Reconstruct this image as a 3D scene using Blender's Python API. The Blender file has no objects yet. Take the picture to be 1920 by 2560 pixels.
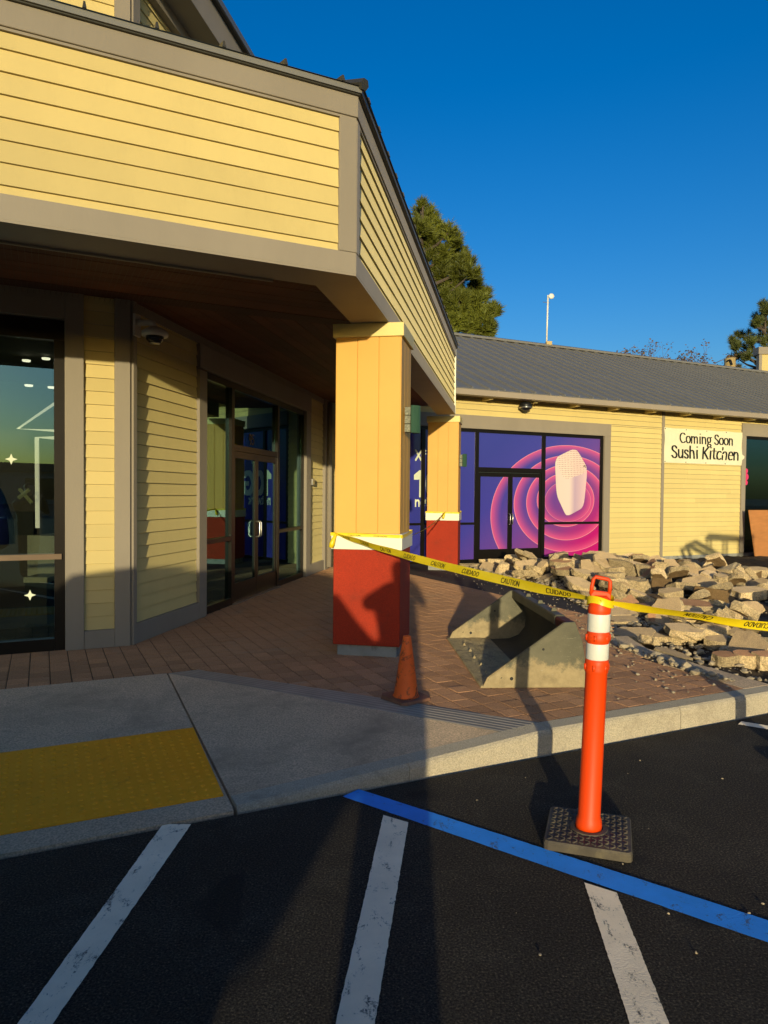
import bpy, bmesh, math, random
import numpy as np
from mathutils import Vector, Matrix

random.seed(7)
rng = np.random.default_rng(7)
scene = bpy.context.scene
COL = scene.collection
rad = math.radians

# ------------------------------------------------------------------ camera
CAM_H = 1.63
F_PX = 1775.0
_up = np.array([.0091, 1, -.0252]); _up /= np.linalg.norm(_up)
_fw = np.array([0, 0, 1.]) - _up * _up[2]; _fw /= np.linalg.norm(_fw)
_rt = np.cross(_up, _fw)
R3 = np.array([_rt, _fw, _up])
cam_d = bpy.data.cameras.new('camera')
cam = bpy.data.objects.new('camera', cam_d); COL.objects.link(cam)
cam_d.sensor_fit = 'VERTICAL'; cam_d.sensor_height = 24; cam_d.lens = F_PX / 2560 * 24
cam_d.clip_start = .05; cam_d.clip_end = 3000
m = Matrix.Identity(4)
ax, ay, az = R3 @ [1, 0, 0], R3 @ [0, 1, 0], -(R3 @ [0, 0, 1])
for i in range(3):
    m[i][0], m[i][1], m[i][2] = ax[i], ay[i], az[i]
m[2][3] = CAM_H
cam.matrix_world = m
scene.camera = cam

# ------------------------------------------------------------------ sky, sun, exposure
SUN_EL, SUN_YAW = rad(6.2), rad(1.8)      # light travels towards +Y, 1.8 deg to the right
w = bpy.data.worlds.new('World'); scene.world = w; w.use_nodes = True
nt = w.node_tree
bg = nt.nodes['Background']
sky = nt.nodes.new('ShaderNodeTexSky'); sky.sky_type = 'NISHITA'; sky.sun_disc = False
sky.sun_elevation = SUN_EL; sky.sun_rotation = math.pi + SUN_YAW
sky.air_density = 1.0; sky.dust_density = 1.8; sky.ozone_density = 3.3; sky.altitude = 0
hs = nt.nodes.new('ShaderNodeHueSaturation'); hs.inputs['Saturation'].default_value = 1.27; hs.inputs['Hue'].default_value = .511
nt.links.new(sky.outputs[0], hs.inputs['Color']); nt.links.new(hs.outputs[0], bg.inputs[0])
bg.inputs[1].default_value = .112
sun_d = bpy.data.lights.new('sun', 'SUN'); sun_d.energy = 2.0; sun_d.angle = rad(.55); sun_d.color = (1, .88, .56)
sun = bpy.data.objects.new('sun', sun_d); COL.objects.link(sun)
sun_dir = Vector((math.sin(SUN_YAW) * math.cos(SUN_EL), math.cos(SUN_YAW) * math.cos(SUN_EL), -math.sin(SUN_EL)))
sun.rotation_euler = sun_dir.to_track_quat('-Z', 'Y').to_euler(); sun.location = (0, -30, 12)
scene.view_settings.view_transform = 'Standard'; scene.view_settings.look = 'None'
scene.view_settings.exposure = 1.0; scene.view_settings.gamma = 1.0
scene.view_settings.use_curve_mapping = False

# ------------------------------------------------------------------ helpers: pixels to place
C0 = np.array([0, 0, CAM_H])
def ray(u, v): return R3 @ np.array([u - 960, 1280 - v, F_PX])
def gz(u, v, z=0.):
    d = ray(u, v); return C0 + d * (z - CAM_H) / d[2]
def dep(u, v, y):
    d = ray(u, v); return C0 + d * y / d[1]
def dirv(yaw): return np.array([math.sin(rad(yaw)), math.cos(rad(yaw))])

class Frame:
    """upright wall frame: t along the wall, d outwards, z up"""
    def __init__(s, x, y, yaw):
        s.o = np.array([x, y]); s.a = dirv(yaw); s.n = dirv(yaw + 90); s.yaw = yaw
    def __call__(s, t, d, z):
        p = s.o + s.a * t + s.n * d; return (p[0], p[1], z)
    def uv(s, p): q = np.array(p[:2]) - s.o; return q @ s.a, q @ s.n
FA = Frame(-.212, 5.05, 64.3)
FB = Frame(-.212, 5.05, 10.3)
FE = Frame(-2.14, 8.48, 10.3)
FF = Frame(-2.44, 6.82, 64.3)
FC = Frame(1.77, 15.62, 64.5)
FW = Frame(.25, 4.06, 64.3)                    # kerb line: t = s, inward n = -d
def SN(s, n, z=0.): return FW(s, -n, z)

# ------------------------------------------------------------------ helpers: objects
def tag(o, label=None, cat=None, group=None, kind=None):
    if label: o['label'] = label
    if cat: o['category'] = cat
    if group: o['group'] = group
    if kind: o['kind'] = kind
    return o
def empty(name, loc, label=None, cat=None, group=None, kind=None):
    o = bpy.data.objects.new(name, None); COL.objects.link(o); o.location = loc
    o.empty_display_size = .2
    return tag(o, label, cat, group, kind)
def root_loc(o):
    p = Vector((0, 0, 0))
    while o is not None:
        p = p + Vector(o.location); o = o.parent
    return p
class MB:
    def __init__(s): s.v = []; s.f = []; s.mi = []; s.uvs = {}
    def add(s, vs, fs, mi=0):
        b = len(s.v); s.v += [tuple(map(float, p)) for p in vs]
        for f in fs: s.f.append([b + i for i in f]); s.mi.append(mi)
        return b
    def hexa(s, b, t, mi=0):
        """prism from two equal loops (bottom, top)"""
        n = len(b)
        s.add(list(b) + list(t), [list(range(n))[::-1], list(range(n, 2 * n))] + [[i, (i + 1) % n, n + (i + 1) % n, n + i] for i in range(n)], mi)
        return s
    def box(s, fr, t0, t1, d0, d1, z0, z1, mi=0):
        b = [fr(t0, d0, z0), fr(t1, d0, z0), fr(t1, d1, z0), fr(t0, d1, z0)]
        t = [fr(t0, d0, z1), fr(t1, d0, z1), fr(t1, d1, z1), fr(t0, d1, z1)]
        return s.hexa(b, t, mi)
    def plan(s, pts, z0, z1, mi=0):
        return s.hexa([(p[0], p[1], z0) for p in pts], [(p[0], p[1], z1) for p in pts], mi)
    def tube(s, pts, r, n=8, mi=0, cap=True, flat=None):
        pts = [np.array(p, float) for p in pts]; k = len(pts); rr = r if hasattr(r, '__len__') else [r] * k
        rings = []; prev = None
        for i, p in enumerate(pts):
            d = pts[min(i + 1, k - 1)] - pts[max(i - 1, 0)]; d /= (np.linalg.norm(d) + 1e-9)
            if prev is None:
                h = np.array([0, 0, 1.]) if abs(d[2]) < .9 else np.array([1., 0, 0])
                x = np.cross(d, h)
            else: x = prev - d * (prev @ d)
            x /= np.linalg.norm(x); y = np.cross(d, x); prev = x
            rings.append([p + rr[i] * (math.cos(2 * math.pi * j / n) * x + math.sin(2 * math.pi * j / n) * y) for j in range(n)])
        vs = [q for rg in rings for q in rg]
        fs = [[i * n + j, i * n + (j + 1) % n, (i + 1) * n + (j + 1) % n, (i + 1) * n + j] for i in range(k - 1) for j in range(n)]
        if cap: fs += [list(range(n))[::-1], [(k - 1) * n + j for j in range(n)]]
        s.add(vs, fs, mi); return s
    def lathe(s, prof, c, n=24, mi=0, lean=(0, 0)):
        vs = []; k = len(prof)
        for r, z in prof:
            for j in range(n):
                a = 2 * math.pi * j / n
                vs.append((c[0] + r * math.cos(a) + lean[0] * z, c[1] + r * math.sin(a) + lean[1] * z, c[2] + z))
        fs = [[i * n + j, i * n + (j + 1) % n, (i + 1) * n + (j + 1) % n, (i + 1) * n + j] for i in range(k - 1) for j in range(n)]
        fs += [list(range(n))[::-1], [(k - 1) * n + j for j in range(n)]]
        s.add(vs, fs, mi); return s
    def build(s, name, mats, parent=None, smooth=False, uv=None, bevel=0, loc=None):
        me = bpy.data.meshes.new(name)
        off = root_loc(parent) if parent is not None else Vector((0, 0, 0))
        if loc is not None: off = Vector(loc)
        me.from_pydata([(p[0] - off.x, p[1] - off.y, p[2] - off.z) for p in s.v], [], s.f)
        mats = mats if isinstance(mats, (list, tuple)) else [mats]
        for mm in mats: me.materials.append(mm)
        if len(mats) > 1: me.polygons.foreach_set('material_index', s.mi)
        if smooth: me.polygons.foreach_set('use_smooth', [True] * len(me.polygons))
        if uv:
            l = me.uv_layers.new(name='UVMap')
            for lp in me.loops:
                l.data[lp.index].uv = uv(s.v[lp.vertex_index])
        bm = bmesh.new(); bm.from_mesh(me)
        bmesh.ops.recalc_face_normals(bm, faces=bm.faces)
        if bevel:
            ed = [e for e in bm.edges if len(e.link_faces) == 2 and e.calc_face_angle(0) > .6]
            bmesh.ops.bevel(bm, geom=ed, offset=bevel, segments=1, affect='EDGES', clamp_overlap=True)
        bm.to_mesh(me); bm.free(); me.update()
        o = bpy.data.objects.new(name, me); COL.objects.link(o)
        if parent is not None:
            o.parent = parent
            if loc is not None: o.location = Vector(loc) - root_loc(parent)
        elif loc is not None: o.location = loc
        return o
def part(name, mat, parent, *boxes, **k):
    mb = MB()
    for b in boxes: mb.box(*b)
    return mb.build(name, mat, parent, **k)

# ------------------------------------------------------------------ materials
def new_mat(name):
    mt = bpy.data.materials.new(name); mt.use_nodes = True
    return mt, mt.node_tree, mt.node_tree.nodes['Principled BSDF']
def nd(t, typ, **k):
    n = t.nodes.new(typ)
    for a, b in k.items(): setattr(n, a, b)
    return n
def noise(t, vec, scale, detail=6, rough=.6, dist=0):
    n = nd(t, 'ShaderNodeTexNoise'); n.inputs['Scale'].default_value = scale
    n.inputs['Detail'].default_value = detail; n.inputs['Roughness'].default_value = rough; n.inputs['Distortion'].default_value = dist
    if vec is not None: t.links.new(vec, n.inputs['Vector'])
    return n.outputs['Fac']
def ramp(t, fac, stops):
    r = nd(t, 'ShaderNodeValToRGB'); t.links.new(fac, r.inputs[0])
    el = r.color_ramp.elements
    while len(el) < len(stops): el.new(.5)
    for e, (p, c) in zip(el, stops):
        e.position = p; e.color = (*c, 1) if len(c) == 3 else c
    return r.outputs[0]
def mixc(t, fac, a, b, mode='MIX'):
    n = nd(t, 'ShaderNodeMix', data_type='RGBA', blend_type=mode)
    for s, v in ((n.inputs[0], fac), (n.inputs[6], a), (n.inputs[7], b)):
        if hasattr(v, 'is_linked') or hasattr(v, 'links'): t.links.new(v, s)
        elif isinstance(v, (int, float)): s.default_value = v
        else: s.default_value = (*v, 1)
    return n.outputs[2]
def math_(t, op, a, b=None, c=None, clamp=False):
    n = nd(t, 'ShaderNodeMath', operation=op); n.use_clamp = clamp
    for i, v in enumerate((a, b, c)):
        if v is None: continue
        if isinstance(v, (int, float)): n.inputs[i].default_value = v
        else: t.links.new(v, n.inputs[i])
    return n.outputs[0]
def coords(t, kind='Object', scale=None):
    c = nd(t, 'ShaderNodeTexCoord').outputs[kind]
    if scale:
        mp = nd(t, 'ShaderNodeMapping'); mp.inputs['Scale'].default_value = scale; t.links.new(c, mp.inputs[0]); return mp.outputs[0]
    return c
def bump(t, b, h, strength, dist=.01, prev=None):
    n = nd(t, 'ShaderNodeBump'); n.inputs['Strength'].default_value = strength; n.inputs['Distance'].default_value = dist
    t.links.new(h, n.inputs['Height'])
    if prev is not None: t.links.new(prev, n.inputs['Normal'])
    t.links.new(n.outputs[0], b.inputs['Normal']); return n.outputs[0]
def pmat(name, col, rough=.6, var=.12, vscale=3., bscale=90., bstr=.15, bdist=.004, metal=0., spec=.4, rnd=.06,
         dirt=None, dscale=1.6, dlo=.5, dhi=.75, stretch=None, fine=None, dif=0, fscale=None):
    mt, t, b = new_mat(name)
    c = coords(t, 'Object', stretch)
    lo = tuple(x * (1 - var) for x in col); hi = tuple(min(1, x * (1 + var)) for x in col)
    col_o = ramp(t, noise(t, c, vscale), [(.3, lo), (.7, hi)])
    if fine:
        col_o = mixc(t, fine, col_o, ramp(t, noise(t, c, fscale or bscale * 1.5, 3), [(.35, tuple(x * .35 for x in col)), (.65, tuple(min(1, x * 1.6) for x in col))]))
    if dirt:
        f = ramp(t, noise(t, c, dscale, 8, .7, .4), [(dlo, (0, 0, 0)), (dhi, (1, 1, 1))])
        col_o = mixc(t, f, col_o, dirt)
    if rnd:
        oi = nd(t, 'ShaderNodeObjectInfo').outputs['Random']
        h = nd(t, 'ShaderNodeHueSaturation'); t.links.new(col_o, h.inputs['Color'])
        t.links.new(math_(t, 'MULTIPLY_ADD', oi, 2 * rnd, 1 - rnd), h.inputs['Value']); col_o = h.outputs[0]
    t.links.new(col_o, b.inputs['Base Color'])
    b.inputs['Roughness'].default_value = rough; b.inputs['Metallic'].default_value = metal
    b.inputs['Specular IOR Level'].default_value = spec
    b.inputs['Diffuse Roughness'].default_value = dif
    if bstr: bump(t, b, noise(t, c, bscale, 5), bstr, bdist)
    return mt
M = {}
def zone_stretch(k): return k
M['yellow'] = pmat('yellow_siding_paint', (.67, .535, .215), .55, .06, 1.3, 60, .25, .002, rnd=.05, dif=.85, dirt=(.55, .43, .17), dscale=1.7, dlo=.52, dhi=.9, stretch=(1, 1, .5))
M['ochre'] = pmat('ochre_pillar_paint', (.74, .39, .07), .55, .05, 1.5, 40, .2, .003, rnd=.02)
M['taupe'] = pmat('taupe_trim_paint', (.30, .25, .185), .6, .08, 1.5, 50, .35, .003, rnd=.03, dif=.5, stretch=(1, 1, .35))
M['white'] = pmat('cream_white_paint', (.82, .77, .60), .5, .04, 2, 60, .15, .002, rnd=.01)
M['cream'] = pmat('cream_cap_paint', (.80, .62, .22), .5, .04, 2, 60, .15, .002, rnd=.01)
M['red'] = pmat('red_stucco', (.37, .026, .004), .8, .14, 2.5, 220, .55, .006, rnd=.01, fine=.3, fscale=110, dirt=(.24, .026, .008), dscale=3.5, dlo=.56, dhi=.72)
M['footing'] = pmat('old_footing_concrete', (.30, .29, .25), .85, .2, 4, 70, .5, .006, dirt=(.10, .09, .08), dscale=5, dlo=.5, dhi=.7)
M['concrete'] = pmat('sidewalk_concrete', (.60, .435, .275), .85, .14, 1.1, 240, 1.0, .008, rnd=.02, fine=.5, fscale=95, dif=1, dirt=(.36, .265, .17), dscale=1.6, dlo=.48, dhi=.72)
M['kerb'] = pmat('kerb_concrete', (.46, .39, .28), .85, .12, 2, 160, .9, .01, rnd=.02, fine=.35, fscale=120, dif=1, dirt=(.25, .20, .14), dscale=3, dlo=.55, dhi=.8)
M['paver'] = pmat('stamped_paver', (.41, .215, .105), .8, .22, 3.5, 90, 1.0, .012, rnd=.2, fine=.4, fscale=100, dif=1, dirt=(.32, .23, .15), dscale=2.5, dlo=.55, dhi=.85)
M['grout'] = pmat('paver_joint', (.06, .045, .035), .95, .2, 5, 80, .3)
M['brown'] = pmat('brown_stained_boards', (.12, .032, .010), .7, .25, 2, 50, .4, .004, rnd=.35)
M['roof'] = pmat('grey_metal_roof', (.185, .175, .155), .5, .05, 1.2, 20, .05, .002, metal=.0, rnd=.03)
M['roofdark'] = pmat('dark_metal_edge', (.07, .065, .05), .4, .05, 1.2, 20, .05, metal=.4, rnd=0)
M['gutter'] = pmat('taupe_gutter', (.36, .29, .21), .45, .05, 2, 40, .1, rnd=0)
M['bronze'] = pmat('dark_bronze_frame', (.022, .017, .012), .35, .1, 3, 60, .05, metal=.6, rnd=0)
M['midrail'] = pmat('brown_rail', (.16, .10, .055), .5, rnd=0)
M['steel'] = pmat('brushed_steel', (.55, .52, .46), .3, .05, 3, 60, .05, metal=.9, rnd=0)
M['black'] = pmat('black_plastic', (.012, .012, .013), .4, .1, 3, 60, .1, rnd=0)
M['ink'] = pmat('black_ink', (.012, .011, .01), .6, .0, 3, 60, 0, rnd=0)
M['green'] = pmat('green_lamp_paint', (.035, .085, .045), .4, .08, 4, 60, .1, rnd=0)
M['speckle'] = pmat('grey_lamp_block', (.22, .22, .16), .8, .5, 60, 200, .6, rnd=0)
M['orange'] = pmat('orange_plastic', (.86, .062, .001), .5, .06, 3, 30, .08, .003, rnd=.01, dirt=(.30, .03, .004), dscale=7, dlo=.60, dhi=.68, stretch=(1, 1, .3))
M['oldorange'] = pmat('scuffed_orange_rubber', (.92, .135, .012), .6, .2, 5, 60, .3, .003, dirt=(.10, .03, .015), dscale=11, dlo=.53, dhi=.62)
M['coneblack'] = pmat('dirty_cone_base', (.22, .10, .055), .8, .3, 6, 60, .4)
M['rubber'] = pmat('dusty_rubber', (.085, .068, .048), .75, .25, 5, 90, .4, .003, rnd=0, dirt=(.20, .16, .085), dscale=5, dlo=.5, dhi=.8)
M['reflect'] = pmat('reflective_sleeve', (.78, .74, .62), .35, .05, 9, 300, .2, rnd=0, dirt=(.5, .46, .36), dscale=7, dlo=.6, dhi=.8)
def bucket_mat():
    mt, t, b = new_mat('worn_bucket_steel')
    g = nd(t, 'ShaderNodeNewGeometry').outputs['Position']; sp = nd(t, 'ShaderNodeSeparateXYZ'); t.links.new(g, sp.inputs[0])
    c = coords(t)
    steel = ramp(t, noise(t, c, 3.5, 6, .65), [(.3, (.085, .076, .042)), (.7, (.155, .135, .078))])
    mud = ramp(t, noise(t, c, 14, 6, .7), [(.3, (.25, .185, .09)), (.7, (.40, .30, .15))])
    low = math_(t, 'MULTIPLY_ADD', sp.outputs[2], -3.2, 1.62)
    f = ramp(t, math_(t, 'ADD', low, math_(t, 'MULTIPLY_ADD', noise(t, c, 5, 8, .75), 1.6, -.8)), [(.42, (0, 0, 0)), (.62, (1, 1, 1))])
    col = mixc(t, f, steel, mud)
    scr = ramp(t, noise(t, coords(t, 'Object', (1, 1, 9)), 9, 4, .8, 2.), [(.66, (0, 0, 0)), (.69, (1, 1, 1))])
    col = mixc(t, math_(t, 'MULTIPLY', scr, .75), col, (.45, .40, .27))
    t.links.new(col, b.inputs['Base Color']); b.inputs['Roughness'].default_value = .55; b.inputs['Metallic'].default_value = .15
    bump(t, b, noise(t, c, 30, 6, .7), .4, .006)
    return mt
M['bucket'] = bucket_mat()
M['bucketmud'] = pmat('muddy_bucket_steel', (.50, .385, .20), .85, .25, 5, 50, 1.0, .03, rnd=.03, dif=.5, dirt=(.16, .13, .09), dscale=6, dlo=.5, dhi=.7)
M['bucketshade'] = pmat('shaded_bucket_inside', (.055, .05, .035), .6, .3, 4, 60, .3, .003)  # bucket steel darkened, so the shade of the hollow is in the colour
M['rust'] = pmat('rusty_red_steel', (.12, .025, .015), .7, .3, 12, 60, .5)
M['rubble'] = pmat('broken_concrete', (.52, .39, .215), .9, .3, 6, 70, 1.0, .03, rnd=.34, fine=.5, fscale=60, dif=1, dirt=(.34, .24, .13), dscale=5, dlo=.55, dhi=.8)
M['slabtop'] = pmat('dusty_slab_top', (.42, .30, .17), .85, .22, 5, 80, .7, .01, rnd=.34, dif=1, fine=.35, fscale=90, dirt=(.20, .14, .09), dscale=4, dlo=.5, dhi=.8)
M['soil'] = pmat('dug_soil', (.085, .055, .028), .95, .35, 6, 60, 1.0, .03, rnd=.1, fine=.3, dirt=(.16, .115, .06), dscale=2, dlo=.5, dhi=.75)
M['soilclod'] = pmat('soil_caked_concrete', (.20, .12, .05), .95, .35, 9, 60, 1.0, .03, rnd=.12, fine=.35)
M['gravel'] = pmat('concrete_crumbs', (.42, .33, .21), .9, .2, 30, 120, .6, rnd=0)
M['plywood'] = pmat('orange_plywood', (.50, .20, .055), .6, .12, 2, 40, .2, .003, rnd=0, stretch=(1, 1, 5))
M['bark'] = pmat('pine_bark', (.10, .075, .055), .9, .3, 3, 30, .6, .02)
M['needle'] = pmat('pine_needles', (.12, .132, .014), .6, .5, .55, 20, 0, rnd=0)
M['needle2'] = pmat('dark_pine_needles', (.085, .10, .022), .6, .45, .5, 20, 0, rnd=0)
M['twig'] = pmat('bare_twigs', (.14, .085, .06), .8, .3, 1, 20, 0, rnd=0)
M['leaf'] = pmat('reddish_sparse_leaves', (.12, .07, .03), .7, .5, .8, 20, 0, rnd=0)
M['pole'] = pmat('yellow_painted_pole', (.45, .32, .12), .6)
M['mast'] = pmat('white_mast', (.75, .72, .62), .4, rnd=0)
M['camwhite'] = pmat('white_camera_shell', (.62, .58, .48), .45, rnd=0)
M['tape'] = pmat('yellow_barrier_tape', (.85, .62, .012), .35, .06, 6, 25, .25, .004, rnd=.03)
M['banner'] = pmat('banner_vinyl', (.86, .78, .52), .5, .03, 2, 2.2, .35, .05, rnd=0)
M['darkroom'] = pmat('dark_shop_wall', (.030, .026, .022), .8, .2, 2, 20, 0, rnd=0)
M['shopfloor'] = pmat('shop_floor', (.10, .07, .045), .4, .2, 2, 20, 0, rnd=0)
M['pinkseat'] = pmat('dusty_pink_fabric', (.45, .10, .10), .8, rnd=0)
M['whitefit'] = pmat('white_shop_fitting', (.7, .68, .62), .5, rnd=0)
M['bluefab'] = pmat('blue_foil', (.03, .03, .35), .3, rnd=0)
M['sticker'] = pmat('pale_sticker', (.72, .75, .55), .6, rnd=0)
M['pinksign'] = pmat('pink_sign', (.75, .05, .16), .5, rnd=0)
M['ground'] = pmat('open_ground', (.10, .085, .06), .95, .2, .3, 10, .3, rnd=0)
M['carpaint'] = pmat('dark_grey_car_paint', (.05, .052, .058), .3, .02, 1, 20, 0, rnd=0, spec=.6)
M['tyre'] = pmat('tyre_rubber', (.02, .02, .02), .8, rnd=0)
M['carglass'] = pmat('tinted_car_glass', (.01, .012, .014), .08, 0, 1, 20, 0, rnd=0, spec=.6)
M['skin'] = pmat('skin', (.45, .26, .18), .6, rnd=0)
M['cloth'] = pmat('dark_jacket', (.03, .032, .04), .85, rnd=0)
M['hair'] = pmat('dark_hair', (.02, .014, .01), .7, rnd=0)

def emis(name, col, s):
    mt, t, b = new_mat(name)
    b.inputs['Base Color'].default_value = (*col, 1); b.inputs['Emission Color'].default_value = (*col, 1); b.inputs['Emission Strength'].default_value = s
    return mt
M['led'] = emis('lit_tube', (1, .95, .8), .55)
M['spot'] = emis('lit_downlight', (1, .95, .85), 1.6)

def glass(name, tint, f0=.06):
    mt, t, b = new_mat(name); t.nodes.remove(b)
    tr = nd(t, 'ShaderNodeBsdfTransparent'); tr.inputs[0].default_value = (*tint, 1)
    gl = nd(t, 'ShaderNodeBsdfGlossy'); gl.inputs['Roughness'].default_value = .0; gl.inputs[0].default_value = (.36, .66, .78, 1)
    lw = nd(t, 'ShaderNodeLayerWeight'); lw.inputs[0].default_value = .5
    f = math_(t, 'MULTIPLY_ADD', math_(t, 'POWER', lw.outputs['Facing'], 3.2), .7, f0, clamp=True)
    mx = nd(t, 'ShaderNodeMixShader'); t.links.new(f, mx.inputs[0]); t.links.new(tr.outputs[0], mx.inputs[1]); t.links.new(gl.outputs[0], mx.inputs[2])
    t.links.new(mx.outputs[0], t.nodes['Material Output'].inputs[0])
    return mt
M['glass'] = glass('shop_glass', (.62, .64, .55), .17)

def asphalt():
    mt, t, b = new_mat('asphalt')
    c = coords(t)
    base = ramp(t, noise(t, c, .7, 8, .65), [(.3, (.034, .028, .021)), (.7, (.068, .055, .040))])
    sp = ramp(t, noise(t, c, 115, 3, .6), [(.38, (.25, .25, .25)), (.52, (.9, .9, .9)), (.62, (1.6, 1.55, 1.45)), (.72, (4.2, 4.0, 3.6))])
    col = mixc(t, 1., base, sp, 'MULTIPLY')
    du = ramp(t, noise(t, c, 2.3, 8, .75, .5), [(.50, (0, 0, 0)), (.72, (1, 1, 1))])
    col = mixc(t, math_(t, 'MULTIPLY', du, .45), col, mixc(t, 1., (.12, .105, .08), sp, 'MULTIPLY'))
    oil = ramp(t, noise(t, c, 1.1, 3, .5, 1.2), [(.66, (0, 0, 0)), (.72, (1, 1, 1))])
    col = mixc(t, math_(t, 'MULTIPLY', oil, .6), col, (.010, .010, .010))
    t.links.new(col, b.inputs['Base Color']); b.inputs['Roughness'].default_value = .9; b.inputs['Specular IOR Level'].default_value = .25; b.inputs['Diffuse Roughness'].default_value = 1
    bp = bump(t, b, noise(t, c, 170, 3, .6), 1., .016)
    bump(t, b, noise(t, c, 55, 4, .6), .6, .012, bp)
    return mt
M['asphalt'] = asphalt()
def roadpaint(name, col, wear):
    mt, t, b = new_mat(name)
    c = coords(t)
    f = noise(t, coords(t, 'Object', (1.2, .55, 1)), 16, 8, .75, .6)
    fi = noise(t, c, 120, 4, .7)
    k = ramp(t, math_(t, 'ADD', math_(t, 'MULTIPLY', f, .7), math_(t, 'MULTIPLY', fi, .3)), [(wear - .03, (0, 0, 0)), (wear + .05, (1, 1, 1))])
    cl = ramp(t, noise(t, c, 5), [(.3, tuple(x * .82 for x in col)), (.7, col)])
    t.links.new(mixc(t, k, (.06, .058, .055), cl), b.inputs['Base Color'])
    b.inputs['Roughness'].default_value = .75; b.inputs['Specular IOR Level'].default_value = .3; b.inputs['Diffuse Roughness'].default_value = 1
    bp = bump(t, b, noise(t, c, 150, 3), .5, .004)
    return mt
M['whiteline'] = roadpaint('worn_white_line_paint', (.98, .80, .57), .405)
M['blueline'] = roadpaint('blue_line_paint', (.03, .26, .80), .395)
def tactile_mat():
    mt, t, b = new_mat('tactile_yellow')
    c = coords(t)
    col = ramp(t, noise(t, c, 2.2, 8, .7), [(.3, (.97, .36, .001)), (.7, (1.0, .42, .004))])
    d = ramp(t, noise(t, c, 11, 8, .75), [(.55, (0, 0, 0)), (.75, (1, 1, 1))])
    col = mixc(t, math_(t, 'MULTIPLY', d, .4), col, (.25, .10, .01))
    t.links.new(col, b.inputs['Base Color']); b.inputs['Roughness'].default_value = .65
    wv = nd(t, 'ShaderNodeTexWave'); wv.inputs['Scale'].default_value = 55
    mp = nd(t, 'ShaderNodeMapping'); mp.inputs['Rotation'].default_value = (0, 0, rad(25.7)); t.links.new(c, mp.inputs[0]); t.links.new(mp.outputs[0], wv.inputs[0])
    bump(t, b, wv.outputs['Fac'], .25, .002)
    return mt
M['tactile'] = tactile_mat()
def grooved():
    mt, t, b = new_mat('grooved_concrete')
    c = coords(t)
    col = ramp(t, noise(t, c, 3, 8, .7), [(.3, (.34, .29, .22)), (.7, (.46, .39, .30))])
    uvn = nd(t, 'ShaderNodeTexCoord').outputs['UV']
    wv = nd(t, 'ShaderNodeTexWave', bands_direction='Y'); wv.inputs['Scale'].default_value = 8; wv.inputs['Distortion'].default_value = .4; wv.inputs['Detail'].default_value = 2
    t.links.new(uvn, wv.inputs[0])
    g = ramp(t, wv.outputs['Fac'], [(.15, (.74, .74, .74)), (.5, (1, 1, 1))])
    t.links.new(mixc(t, 1., col, g, 'MULTIPLY'), b.inputs['Base Color']); b.inputs['Roughness'].default_value = .9
    bp = bump(t, b, wv.outputs['Fac'], .5, .006); bump(t, b, noise(t, c, 220, 3), .4, .004, bp)
    return mt
M['grooved'] = grooved()

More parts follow.
